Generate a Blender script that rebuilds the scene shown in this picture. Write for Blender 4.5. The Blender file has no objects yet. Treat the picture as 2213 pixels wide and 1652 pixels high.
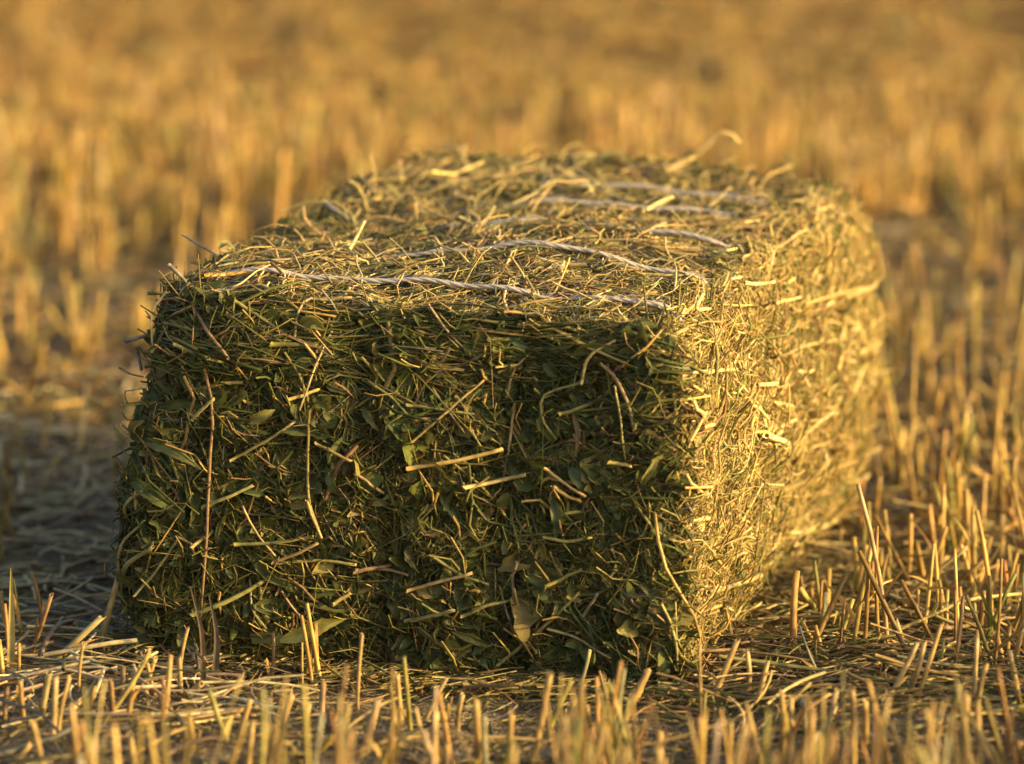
import bpy, math
import numpy as np
from mathutils import Vector

rng = np.random.default_rng(7)
R = math.radians
scene = bpy.context.scene
col = scene.collection

# ------------------------------------------------------------------ camera and bale placement (metres)
F_PX, PITCH, CAM_H, CAM_D = 11562.0, 0.193, 1.226, 4.788      # focal length in pixels of a 2213 px wide frame
YAW, CORNER_X = 0.260, 0.153
W, L, H = 0.507, 0.86, 0.350
E_DIR = np.array([math.cos(YAW), -math.sin(YAW), 0.0])          # along the front face, to its right
D_DIR = np.array([math.sin(YAW), math.cos(YAW), 0.0])           # along the bale's depth, away
BALE_C = np.array([CORNER_X, 0, 0]) - E_DIR * W / 2 + D_DIR * L / 2
CAM = np.array([0.0, -CAM_D, CAM_H])
SUN_EL = R(14.0)
_a = R(6.0)
_s = E_DIR * math.cos(_a) - D_DIR * math.sin(_a)
SUN = np.array([_s[0] * math.cos(SUN_EL), _s[1] * math.cos(SUN_EL), math.sin(SUN_EL)])


def ray(px, py):
    """Direction of sight through a pixel of the 2213 x 1652 photograph."""
    u, v = (px - 1106.5) / F_PX, (826 - py) / F_PX
    fw = np.array([0, math.cos(PITCH), -math.sin(PITCH)])
    up = np.array([0, math.sin(PITCH), math.cos(PITCH)])
    return fw + u * np.array([1.0, 0, 0]) + v * up


def on_ground(px, py, z=0.0):
    d = ray(px, py)
    return CAM + d * ((z - CAM[2]) / d[2])


def to_local(p):
    q = np.asarray(p, float) - BALE_C
    return np.stack([q @ E_DIR, q @ D_DIR, q[..., 2]], -1)


def on_front(px, py, depth=0.0):
    """Bale-local point where the sight line meets the upright plane `depth` behind the front face."""
    d = ray(px, py)
    t = ((BALE_C + D_DIR * (depth - L / 2) - CAM) @ D_DIR) / (d @ D_DIR)
    return to_local(CAM + d * t)


def on_top(px, py, lift=0.0):
    d = ray(px, py)
    return to_local(CAM + d * ((H + lift - CAM[2]) / d[2]))


def on_side(px, py, out=0.0):
    d = ray(px, py)
    t = ((BALE_C + E_DIR * (W / 2 + out) - CAM) @ E_DIR) / (d @ E_DIR)
    return to_local(CAM + d * t)


# ------------------------------------------------------------------ mesh helpers
def norm(v):
    return v / np.maximum(np.linalg.norm(v, axis=-1, keepdims=True), 1e-9)


class MB:
    """Collects vertices, quads / tris and a colour for each vertex, then links them as one mesh object."""

    def __init__(self):
        self.v, self.q, self.t, self.c, self.n = [], [], [], [], 0

    def add(self, v, quads=None, tris=None, c=(0.3, 0.25, 0.1)):
        v = np.asarray(v, float).reshape(-1, 3)
        c = np.asarray(c, float)
        if c.ndim == 1:
            c = np.broadcast_to(c, (len(v), 3))
        if quads is not None and len(quads):
            self.q.append(np.asarray(quads).reshape(-1, 4) + self.n)
        if tris is not None and len(tris):
            self.t.append(np.asarray(tris).reshape(-1, 3) + self.n)
        self.v.append(v)
        self.c.append(c.reshape(-1, 3))
        self.n += len(v)

    def tubes(self, P, r, c, ns=3, cap=False):
        """P (n,k,3) centre lines, r (n,k) radii, c (n,3) or (n,k,3) colours."""
        n, k, _ = P.shape
        T = norm(np.gradient(P, axis=1))
        ref = norm(rng.normal(size=(n, 1, 3)))
        S = norm(np.cross(T, ref))
        N = np.cross(S, T)
        a = np.arange(ns) / ns * 2 * math.pi
        V = P[:, :, None] + r[:, :, None, None] * (np.cos(a)[:, None] * S[:, :, None] + np.sin(a)[:, None] * N[:, :, None])
        i = np.arange(n)[:, None, None] * k * ns + np.arange(k - 1)[None, :, None] * ns
        j = np.arange(ns)[None, None, :]
        j2 = (j + 1) % ns
        quads = np.stack([i + j, i + j2, i + ns + j2, i + ns + j], -1)
        c = np.asarray(c, float)
        if c.ndim == 2:
            c = np.repeat(c[:, None], k, 1)
        self.add(V, quads, c=np.repeat(c[:, :, None], ns, 2))
        if cap:
            b = self.n - n * k * ns
            for e in (0, k - 1):
                base = np.arange(n)[:, None] * k * ns + e * ns
                if ns == 4:
                    self.q.append(base + np.arange(4)[None] + b)
                else:
                    self.t.append(np.concatenate([base + np.array([[0, m, m + 1]]) for m in range(1, ns - 1)]) + b)

    def blades(self, P, S, N, w, fold, c):
        """Leaves: P (n,k,3) midribs, S side and N normal (n,k,3), half widths w (n,k), fold (n,) depth of the midrib."""
        n, k, _ = P.shape
        lift = (w * fold[:, None])[:, :, None] * N
        V = np.stack([P - S * w[:, :, None] + lift, P, P + S * w[:, :, None] + lift], 2)
        i = np.arange(n)[:, None, None] * k * 3 + np.arange(k - 1)[None, :, None] * 3
        j = np.arange(2)[None, None, :]
        quads = np.stack([i + j, i + j + 1, i + j + 4, i + j + 3], -1)
        c = np.asarray(c, float)
        if c.ndim == 2:
            c = np.repeat(c[:, None], k, 1)
        cc = np.repeat(c[:, :, None], 3, 2).copy()
        cc[:, :, 1] *= 1.12
        self.add(V, quads, c=cc)

    def build(self, name, mat, parent=None, smooth=False):
        me = bpy.data.meshes.new(name)
        v = np.concatenate(self.v).astype(np.float32)
        q = np.concatenate(self.q).astype(np.int32) if self.q else np.zeros((0, 4), np.int32)
        t = np.concatenate(self.t).astype(np.int32) if self.t else np.zeros((0, 3), np.int32)
        me.vertices.add(len(v))
        me.vertices.foreach_set('co', v.ravel())
        me.loops.add(q.size + t.size)
        me.loops.foreach_set('vertex_index', np.concatenate([q.ravel(), t.ravel()]))
        me.polygons.add(len(q) + len(t))
        st = np.concatenate([np.arange(len(q)) * 4, q.size + np.arange(len(t)) * 3]).astype(np.int32)
        me.polygons.foreach_set('loop_start', st)
        me.update(calc_edges=True)
        me.validate()
        if smooth:
            me.polygons.foreach_set('use_smooth', np.ones(len(me.polygons), bool))
        c = np.concatenate(self.c)
        at = me.attributes.new('tint', 'FLOAT_COLOR', 'POINT')
        at.data.foreach_set('color', np.concatenate([c, np.ones((len(c), 1))], 1).astype(np.float32).ravel())
        me.materials.append(mat)
        o = bpy.data.objects.new(name, me)
        col.objects.link(o)
        if parent is not None:
            o.parent = parent
        return o


def tag(o, label=None, cat=None, group=None, kind=None):
    for k_, v_ in (('label', label), ('category', cat), ('group', group), ('kind', kind)):
        if v_:
            o[k_] = v_
    return o


def empty(name, loc=(0, 0, 0), rz=0.0):
    o = bpy.data.objects.new(name, None)
    o.empty_display_size = 0.05
    col.objects.link(o)
    o.location = loc
    o.rotation_euler = (0, 0, rz)
    return o


def spline(pts, k):
    """k points along a smooth curve through pts."""
    pts = np.asarray(pts, float)
    if len(pts) == 2:
        t = np.linspace(0, 1, k)[:, None]
        return pts[0] * (1 - t) + pts[1] * t
    d = np.concatenate([[0], np.cumsum(np.linalg.norm(np.diff(pts, axis=0), axis=1))])
    t = np.linspace(0, d[-1], k)
    m = np.gradient(pts, d, axis=0)
    i = np.clip(np.searchsorted(d, t, side='right') - 1, 0, len(pts) - 2)
    h = (d[i + 1] - d[i])[:, None]
    s = ((t - d[i]) / h[:, 0])[:, None]
    return ((2 * s**3 - 3 * s**2 + 1) * pts[i] + (s**3 - 2 * s**2 + s) * h * m[i]
            + (-2 * s**3 + 3 * s**2) * pts[i + 1] + (s**3 - s**2) * h * m[i + 1])


def pick(pal, n, jit=0.22):
    """n colours from a weighted palette [(weight, rgb)], each jittered in brightness and hue."""
    w = np.array([p[0] for p in pal], float)
    c = np.array([p[1] for p in pal])[rng.choice(len(pal), n, p=w / w.sum())]
    return c * np.exp(rng.normal(0, jit, (n, 1))) * np.exp(rng.normal(0, jit * 0.25, (n, 3)))


# ------------------------------------------------------------------ materials
def plant_mat(name, transl=0.25, rough=0.55, scale=220.0, lo=0.7, hi=1.25, spec=0.3):
    m = bpy.data.materials.new(name)
    m.use_nodes = True
    nt = m.node_tree
    nt.nodes.clear()
    N, K = nt.nodes.new, nt.links.new
    out = N('ShaderNodeOutputMaterial')
    at = N('ShaderNodeAttribute'); at.attribute_name = 'tint'
    tc = N('ShaderNodeTexCoord')
    nz = N('ShaderNodeTexNoise'); nz.inputs['Scale'].default_value = scale; nz.inputs['Detail'].default_value = 3
    K(tc.outputs['Object'], nz.inputs['Vector'])
    mr = N('ShaderNodeMapRange')
    mr.inputs['From Min'].default_value = 0.3; mr.inputs['From Max'].default_value = 0.7
    mr.inputs['To Min'].default_value = lo; mr.inputs['To Max'].default_value = hi
    K(nz.outputs['Fac'], mr.inputs['Value'])
    mx = N('ShaderNodeVectorMath'); mx.operation = 'SCALE'
    K(at.outputs['Color'], mx.inputs[0]); K(mr.outputs['Result'], mx.inputs['Scale'])
    b = N('ShaderNodeBsdfPrincipled')
    K(mx.outputs[0], b.inputs['Base Color'])
    b.inputs['Roughness'].default_value = rough
    b.inputs['Specular IOR Level'].default_value = spec
    if transl > 0:
        t = N('ShaderNodeBsdfTranslucent'); K(mx.outputs[0], t.inputs['Color'])
        ms = N('ShaderNodeMixShader'); ms.inputs[0].default_value = transl
        K(b.outputs[0], ms.inputs[1]); K(t.outputs[0], ms.inputs[2])
        K(ms.outputs[0], out.inputs['Surface'])
    else:
        K(b.outputs[0], out.inputs['Surface'])
    return m


def ground_mat():
    m = bpy.data.materials.new('soil_and_chaff')
    m.use_nodes = True
    nt = m.node_tree
    N, K = nt.nodes.new, nt.links.new
    b = nt.nodes['Principled BSDF']
    tc = N('ShaderNodeTexCoord')
    n1 = N('ShaderNodeTexNoise'); n1.inputs['Scale'].default_value = 3.0; n1.inputs['Detail'].default_value = 6
    n2 = N('ShaderNodeTexNoise'); n2.inputs['Scale'].default_value = 130.0; n2.inputs['Detail'].default_value = 5
    n3 = N('ShaderNodeTexVoronoi'); n3.inputs['Scale'].default_value = 260.0
    for n_ in (n1, n2, n3):
        K(tc.outputs['Object'], n_.inputs['Vector'])
    ad = N('ShaderNodeMath'); ad.operation = 'MULTIPLY_ADD'; ad.inputs[1].default_value = 0.45
    K(n1.outputs['Fac'], ad.inputs[0])
    sc_ = N('ShaderNodeMath'); sc_.operation = 'MULTIPLY'; sc_.inputs[1].default_value = 0.55
    K(n2.outputs['Fac'], sc_.inputs[0]); K(sc_.outputs[0], ad.inputs[2])
    cr = N('ShaderNodeValToRGB')
    e = cr.color_ramp.elements
    e[0].position, e[0].color = 0.36, (0.13, 0.104, 0.070, 1)
    e[1].position, e[1].color = 0.66, (0.33, 0.26, 0.155, 1)
    x = cr.color_ramp.elements.new(0.5); x.color = (0.22, 0.178, 0.115, 1)
    K(ad.outputs[0], cr.inputs[0]); K(cr.outputs[0], b.inputs['Base Color'])
    b.inputs['Roughness'].default_value = 0.9
    b.inputs['Specular IOR Level'].default_value = 0.15
    bp = N('ShaderNodeBump'); bp.inputs['Strength'].default_value = 0.8; bp.inputs['Distance'].default_value = 0.006
    mm = N('ShaderNodeMath'); mm.operation = 'ADD'
    K(n2.outputs['Fac'], mm.inputs[0]); K(n3.outputs['Distance'], mm.inputs[1])
    K(mm.outputs[0], bp.inputs['Height']); K(bp.outputs[0], b.inputs['Normal'])
    return m


M_HAY = plant_mat('dry_hay', 0.22)
M_LEAF = plant_mat('dry_leaf', 0.28, 0.6, 90.0, 0.75, 1.25)
M_STEM = plant_mat('dry_stem', 0.10, 0.5, 160.0, 0.65, 1.3, 0.35)
M_STUB = plant_mat('stubble_straw', 0.18, 0.5, 60.0, 0.6, 1.3, 0.35)
M_LITTER = plant_mat('straw_litter', 0.15, 0.6, 120.0)
M_CORE = plant_mat('packed_hay', 0.0, 0.9, 120.0, 0.4, 1.2, 0.1)
M_TWINE = plant_mat('twine_fibre', 0.0, 0.5, 300.0, 0.85, 1.1, 0.3)
M_GROUND = ground_mat()

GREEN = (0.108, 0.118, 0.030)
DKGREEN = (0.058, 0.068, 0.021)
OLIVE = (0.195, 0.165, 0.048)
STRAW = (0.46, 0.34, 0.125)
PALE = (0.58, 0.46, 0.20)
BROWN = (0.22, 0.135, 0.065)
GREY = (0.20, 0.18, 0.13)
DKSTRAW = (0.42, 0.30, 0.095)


# ------------------------------------------------------------------ the bale's shape (local: x right, y depth, z up)
LO = np.array([-W / 2, -L / 2, -0.028])
HI = np.array([W / 2, L / 2, H])
_wv = rng.normal(size=(10, 3)) * np.array([[18.0]] * 5 + [[42.0]] * 5)
_wp = rng.uniform(0, 6.28, 10)
_wa = np.array([1.0] * 5 + [0.8] * 5) * 0.0030


def sstep(a, b, x):
    t = np.clip((x - a) / (b - a), 0, 1)
    return t * t * (3 - 2 * t)


def bulge(p, n):
    d = (np.sin(p @ _wv.T + _wp) * _wa).sum(-1)
    fx = (p[..., 0] - LO[0]) / W
    fy = (p[..., 1] - LO[1]) / L
    fz = np.clip(p[..., 2] / H, 0, 1)
    front = np.clip(-n[..., 1], 0, 1)
    right = np.clip(n[..., 0], 0, 1)
    left = np.clip(-n[..., 0], 0, 1)
    top = np.clip(n[..., 2], 0, 1)
    # the front face: fuller on its left, hollow right of its middle, two soft seams between the flakes
    f = 0.012 * np.exp(-((fx - 0.2) / 0.2) ** 2) - 0.012 * np.exp(-((fx - 0.74) / 0.17) ** 2)
    f += 0.004 * np.exp(-((fx - 1.0) / 0.08) ** 2)
    f -= 0.011 * np.exp(-((fx - 0.43 - 0.03 * np.sin(5 * fz)) / 0.026) ** 2) * sstep(1, 0.85, fz)
    f -= 0.007 * np.exp(-((fx - 0.70 + 0.03 * np.sin(4 * fz)) / 0.026) ** 2) * sstep(1, 0.85, fz)
    f += 0.012 * np.sin(math.pi * np.clip(fz, 0, 1)) + 0.006 * (1 - fz) - 0.006 * sstep(0.10, 0.0, fz)
    d = d + front * f
    d = d + left * (0.024 * sstep(1.0, 0.3, fz) - 0.010 * sstep(0.2, 0.0, fz))
    d = d + right * ((0.012 + 0.010 * sstep(0.3, 0.9, fy)) * np.sin(math.pi * fz) ** 0.8 - 0.010 * sstep(0.2, 0.0, fz)
                     - 0.008 * np.exp(-((fy - 0.36) / 0.03) ** 2) - 0.008 * np.exp(-((fy - 0.66) / 0.03) ** 2))
    d = d - (top * sstep(0.72, 1.0, fx) + right * sstep(0.75, 1.0, fz)) * (0.004 + 0.006 * sstep(0.55, 1.0, fy))
    d = d - right * 0.004 * sstep(0.9, 1.0, fy)
    d = d + top * (-0.004 + 0.008 * np.sin(math.pi * np.clip(fx, 0, 1)))
    # twine cuts slight grooves into the top
    for ty in TWINE_Y:
        d = d - top * 0.003 * np.exp(-((p[..., 1] - ty) / 0.010) ** 2)
    return d


TWINE_Y = [LO[1] + L * t for t in (0.085, 0.255, 0.465, 0.645, 0.80)]
R_EDGE = np.array([0.034, 0.034, 0.034])


def wrap(p, off=0.0):
    """Lay a point given on the plain box onto the rounded, bulging bale; off = height above its surface."""
    r = 0.034
    lo, hi = LO + r, HI - r
    q = np.clip(p, lo, hi)
    v = p - q
    ln = np.linalg.norm(v, axis=-1, keepdims=True)
    # points inside: push to the nearest face
    n = v / np.maximum(ln, 1e-6)
    s = q + n * (r + (bulge(p, n) + off)[..., None])
    return s, n


FACES = {  # origin corner, axis A (length), axis B (length), normal
    'front': (LO, np.array([1.0, 0, 0]), W, np.array([0, 0, 1.0]), H - LO[2], np.array([0, -1.0, 0])),
    'back': (np.array([LO[0], HI[1], 0]), np.array([1.0, 0, 0]), W, np.array([0, 0, 1.0]), H - LO[2], np.array([0, 1.0, 0])),
    'right': (np.array([HI[0], LO[1], 0]), np.array([0, 1.0, 0]), L, np.array([0, 0, 1.0]), H - LO[2], np.array([1.0, 0, 0])),
    'left': (LO, np.array([0, 1.0, 0]), L, np.array([0, 0, 1.0]), H - LO[2], np.array([-1.0, 0, 0])),
    'top': (np.array([LO[0], LO[1], H]), np.array([1.0, 0, 0]), W, np.array([0, 1.0, 0]), L, np.array([0, 0, 1.0])),
}


def strands(mb, face, n, length, rad, ang, pal, off=(-0.004, 0.004), tilt=0.12, bend=0.25, k=5, ns=3, area=None, straight=0.25, jit=0.22):
    """Lay n strands on a face. ang(u, v, n) gives each one's angle from axis A. Tilted strands stand out at one end."""
    o, A, la, B, lb, N = FACES[face]
    u, v = rng.uniform(0.0, 1.0, n), rng.uniform(0.0, 1.0, n)
    if area is not None:
        u, v = area(n)
    th = ang(u, v, n)
    ln = np.exp(rng.normal(math.log(length[0]), length[1], n))
    s = np.linspace(-0.5, 0.5, k)[None] * ln[:, None]
    bd = rng.normal(0, bend, n)[:, None] * (s ** 2 / ln[:, None] * 2.0)
    wob = np.cumsum(rng.normal(0, 0.05, (n, k)), 1) * ln[:, None]
    x = np.cos(th)[:, None] * s - np.sin(th)[:, None] * (bd + wob)
    y = np.sin(th)[:, None] * s + np.cos(th)[:, None] * (bd + wob)
    flat = o + (u * la)[:, None, None] * A + x[:, :, None] * A + (v * lb)[:, None, None] * B + y[:, :, None] * B
    tl = np.abs(rng.normal(0, tilt, n))[:, None] * (s + ln[:, None] * 0.35)
    hgt = rng.uniform(off[0], off[1], n)[:, None] + tl + rng.normal(0, 0.0006, (n, k))
    hgt = np.minimum(hgt, 0.016 + 0.012 * rng.random((n, 1)))
    P, _ = wrap(flat, hgt)
    # some keep straight across an edge instead of folding over it
    st = (rng.random(n) < straight) & (ln < 0.045)
    if st.any():
        c0, n0 = wrap(flat[st][:, k // 2], hgt[st][:, k // 2])
        P[st] = c0[:, None] + (flat[st] - flat[st][:, k // 2][:, None]) + (hgt[st] - hgt[st][:, k // 2:k // 2 + 1])[:, :, None] * n0[:, None]
    rr = np.exp(rng.normal(math.log(rad[0]), rad[1], n))[:, None] * np.linspace(1.05, 0.85, k)[None]
    P[:, :, 2] = np.maximum(P[:, :, 2], 0.003)
    c = pick(pal, n, jit)
    c = c[:, None] * (1 + 0.15 * np.sin(np.linspace(0, 5, k)[None] + rng.uniform(0, 6, (n, 1))))[:, :, None]
    mb.tubes(P, rr, c, ns)


def leaves(mb, face, n, length, ratio, pal, off=(-0.004, 0.006), tilt=0.25, k=5, area=None, jit=0.25):
    """Crumpled leaf pieces lying on and standing out of a face."""
    o, A, la, B, lb, N = FACES[face]
    u, v = rng.uniform(0, 1, n), rng.uniform(0.0, 1.0, n)
    if area is not None:
        u, v = area(n)
    c0, n0 = wrap(o + (u * la)[:, None] * A + (v * lb)[:, None] * B, rng.uniform(off[0], off[1], n))
    th = rng.uniform(0, 2 * math.pi, n)
    T = norm(np.cos(th)[:, None] * A + np.sin(th)[:, None] * B + rng.normal(0, tilt, (n, 1)) * n0)
    S = norm(np.cross(n0, T) + rng.normal(0, 0.45, (n, 1)) * n0)
    Nn = np.cross(T, S)
    ln = np.minimum(np.exp(rng.normal(math.log(length[0]), length[1], n)), length[0] * 1.8)
    s = np.linspace(-0.5, 0.5, k)
    curl = rng.normal(0, 0.7, n)[:, None] * (s[None] ** 2) * ln[:, None]
    side = rng.normal(0, 0.4, n)[:, None] * (s[None] ** 2) * ln[:, None]
    P = c0[:, None] + T[:, None] * (s[None] * ln[:, None])[:, :, None] + Nn[:, None] * curl[:, :, None] + S[:, None] * side[:, :, None]
    tw = rng.normal(0, 0.7, n)[:, None] * s[None]
    S2 = S[:, None] * np.cos(tw)[:, :, None] + Nn[:, None] * np.sin(tw)[:, :, None]
    N2 = Nn[:, None] * np.cos(tw)[:, :, None] - S[:, None] * np.sin(tw)[:, :, None]
    prof = np.sin(np.linspace(0.12, 3.0, k)) ** 0.8
    wd = (ln * np.exp(rng.normal(math.log(ratio), 0.3, n)))[:, None] * 0.5 * prof[None] * (1 + rng.normal(0, 0.20, (n, k)))
    P[:, :, 2] = np.maximum(P[:, :, 2], 0.003)
    mb.blades(P, S2, N2, wd, rng.normal(0.25, 0.35, n), pick(pal, n, jit))


# ------------------------------------------------------------------ the bale
bale = empty('hay_bale', tuple(BALE_C), -YAW)
tag(bale, 'square green hay bale tied with pale twine, standing alone on the stubble field', 'hay bale')

# packed core under the loose strands
mb = MB()
for f in list(FACES) + ['bottom']:
    o, A, la, B, lb, N = FACES[f] if f != 'bottom' else (LO, np.array([1.0, 0, 0]), W, np.array([0, 1.0, 0]), L, np.array([0, 0, -1.0]))
    na, nb = int(la / 0.008), int(lb / 0.008)
    g = o + np.linspace(0, la, na)[:, None, None] * A + np.linspace(0, lb, nb)[None, :, None] * B
    P, n_ = wrap(g, np.full((na, nb), -0.007))
    P = P + n_ * rng.normal(0, 0.0016, (na, nb, 1))
    P[..., 2] = np.maximum(P[..., 2], 0.004)
    i = np.arange(na - 1)[:, None] * nb + np.arange(nb - 1)[None]
    q = np.stack([i, i + nb, i + nb + 1, i + 1], -1)
    mb.add(P, q, c=pick([(2, DKGREEN), (1, GREEN), (1, OLIVE)], na * nb, 0.3) * 0.8)
mb.build('packed_core', M_CORE, bale)


def ang_any(u, v, n):
    return rng.uniform(0, math.pi, n)


def ang_front(u, v, n):
    a = rng.uniform(0, math.pi, n)
    flow = 0.9 * np.sin(9 * u + 5 * v + 1.0) + 0.9 * np.sin(14 * u - 8 * v + 2.2) + 0.6 * np.sin(23 * v + 6 * u)
    a = np.where(rng.random(n) < 0.6, flow + rng.normal(0, 0.35, n), a)
    flat = (rng.random(n) < 0.35 + 0.65 * sstep(0.80, 0.95, v)) | (rng.random(n) < sstep(0.14, 0.03, v))
    a = np.where(flat, rng.normal(0, 0.22, n), a)
    seam = np.minimum(np.abs(u - 0.43), np.abs(u - 0.70)) < 0.05
    return np.where(seam & (rng.random(n) < 0.6) & (v < 0.9), math.pi / 2 + rng.normal(0, 0.3, n), a)


def ang_side(u, v, n):
    return np.where(rng.random(n) < 0.60, rng.normal(0, 0.4, n), rng.uniform(0, math.pi, n))


def ang_top(u, v, n):
    return np.where(rng.random(n) < 0.72, rng.normal(-0.05, 0.3, n), rng.uniform(0, math.pi, n))


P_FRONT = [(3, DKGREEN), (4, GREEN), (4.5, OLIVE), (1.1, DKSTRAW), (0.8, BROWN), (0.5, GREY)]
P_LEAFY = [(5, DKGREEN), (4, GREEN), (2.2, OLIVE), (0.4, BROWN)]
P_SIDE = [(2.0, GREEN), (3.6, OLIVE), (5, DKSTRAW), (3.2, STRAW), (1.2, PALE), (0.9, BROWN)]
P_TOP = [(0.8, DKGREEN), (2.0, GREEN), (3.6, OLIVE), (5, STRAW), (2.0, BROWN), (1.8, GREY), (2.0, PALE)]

# front, left and back: leafy hay
mb = MB()
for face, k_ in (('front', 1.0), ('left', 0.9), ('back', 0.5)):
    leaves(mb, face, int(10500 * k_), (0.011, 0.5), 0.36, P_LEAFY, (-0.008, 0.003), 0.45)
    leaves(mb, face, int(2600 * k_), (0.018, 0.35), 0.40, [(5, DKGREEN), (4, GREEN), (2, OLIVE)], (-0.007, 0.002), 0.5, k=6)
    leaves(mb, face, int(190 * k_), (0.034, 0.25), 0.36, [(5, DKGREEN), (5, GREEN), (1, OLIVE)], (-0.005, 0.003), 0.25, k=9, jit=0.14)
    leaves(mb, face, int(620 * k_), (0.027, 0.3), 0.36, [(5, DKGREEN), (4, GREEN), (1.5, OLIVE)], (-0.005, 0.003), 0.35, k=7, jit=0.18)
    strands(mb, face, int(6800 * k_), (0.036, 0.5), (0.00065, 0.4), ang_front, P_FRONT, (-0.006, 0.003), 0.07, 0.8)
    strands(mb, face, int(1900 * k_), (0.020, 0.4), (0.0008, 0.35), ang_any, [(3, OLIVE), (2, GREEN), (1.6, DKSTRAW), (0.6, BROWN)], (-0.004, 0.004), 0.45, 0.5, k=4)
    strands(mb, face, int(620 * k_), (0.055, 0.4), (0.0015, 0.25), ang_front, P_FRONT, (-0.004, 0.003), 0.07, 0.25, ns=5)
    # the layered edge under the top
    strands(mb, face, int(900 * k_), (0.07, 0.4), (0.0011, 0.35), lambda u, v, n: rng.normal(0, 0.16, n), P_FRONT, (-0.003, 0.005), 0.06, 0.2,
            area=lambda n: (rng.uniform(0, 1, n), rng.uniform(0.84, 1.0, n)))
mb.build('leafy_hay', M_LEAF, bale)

# right end: cut stem ends, bleached to straw
mb = MB()
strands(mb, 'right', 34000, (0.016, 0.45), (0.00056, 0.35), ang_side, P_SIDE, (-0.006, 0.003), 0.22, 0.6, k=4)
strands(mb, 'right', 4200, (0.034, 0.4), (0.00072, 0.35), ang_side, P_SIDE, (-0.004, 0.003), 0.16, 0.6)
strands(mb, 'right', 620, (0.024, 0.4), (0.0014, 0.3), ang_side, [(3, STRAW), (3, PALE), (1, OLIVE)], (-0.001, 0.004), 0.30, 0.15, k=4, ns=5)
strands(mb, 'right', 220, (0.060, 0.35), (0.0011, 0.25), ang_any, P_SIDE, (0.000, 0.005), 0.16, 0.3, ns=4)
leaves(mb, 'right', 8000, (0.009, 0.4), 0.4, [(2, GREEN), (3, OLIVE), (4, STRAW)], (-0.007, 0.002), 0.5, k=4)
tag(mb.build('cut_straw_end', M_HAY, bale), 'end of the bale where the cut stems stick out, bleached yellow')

# top: fine strands pressed flat
mb = MB()
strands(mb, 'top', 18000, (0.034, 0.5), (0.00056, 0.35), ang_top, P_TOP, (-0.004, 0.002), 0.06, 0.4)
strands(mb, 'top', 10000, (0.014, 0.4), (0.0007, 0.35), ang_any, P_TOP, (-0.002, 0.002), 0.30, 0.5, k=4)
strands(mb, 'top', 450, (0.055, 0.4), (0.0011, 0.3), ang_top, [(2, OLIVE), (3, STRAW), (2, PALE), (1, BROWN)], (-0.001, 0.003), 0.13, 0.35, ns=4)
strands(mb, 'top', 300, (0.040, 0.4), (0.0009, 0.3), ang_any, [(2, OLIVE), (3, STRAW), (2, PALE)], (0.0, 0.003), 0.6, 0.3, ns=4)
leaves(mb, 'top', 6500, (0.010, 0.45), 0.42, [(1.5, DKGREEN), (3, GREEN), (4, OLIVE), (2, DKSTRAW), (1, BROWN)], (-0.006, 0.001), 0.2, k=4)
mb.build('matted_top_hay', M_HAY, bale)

# loose ends standing off the edges
mb = MB()
strands(mb, 'right', 420, (0.030, 0.4), (0.0009, 0.3), ang_any, P_SIDE, (-0.002, 0.002), 0.6, 0.4, k=4, ns=4)
strands(mb, 'left', 300, (0.022, 0.4), (0.0008, 0.3), ang_any, P_FRONT, (-0.002, 0.002), 0.6, 0.4, k=4, ns=4)
strands(mb, 'front', 200, (0.028, 0.4), (0.0010, 0.3), ang_any, P_FRONT, (-0.002, 0.002), 0.6, 0.4, k=4, ns=4)
mb.build('loose_straw_ends', M_HAY, bale)


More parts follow.
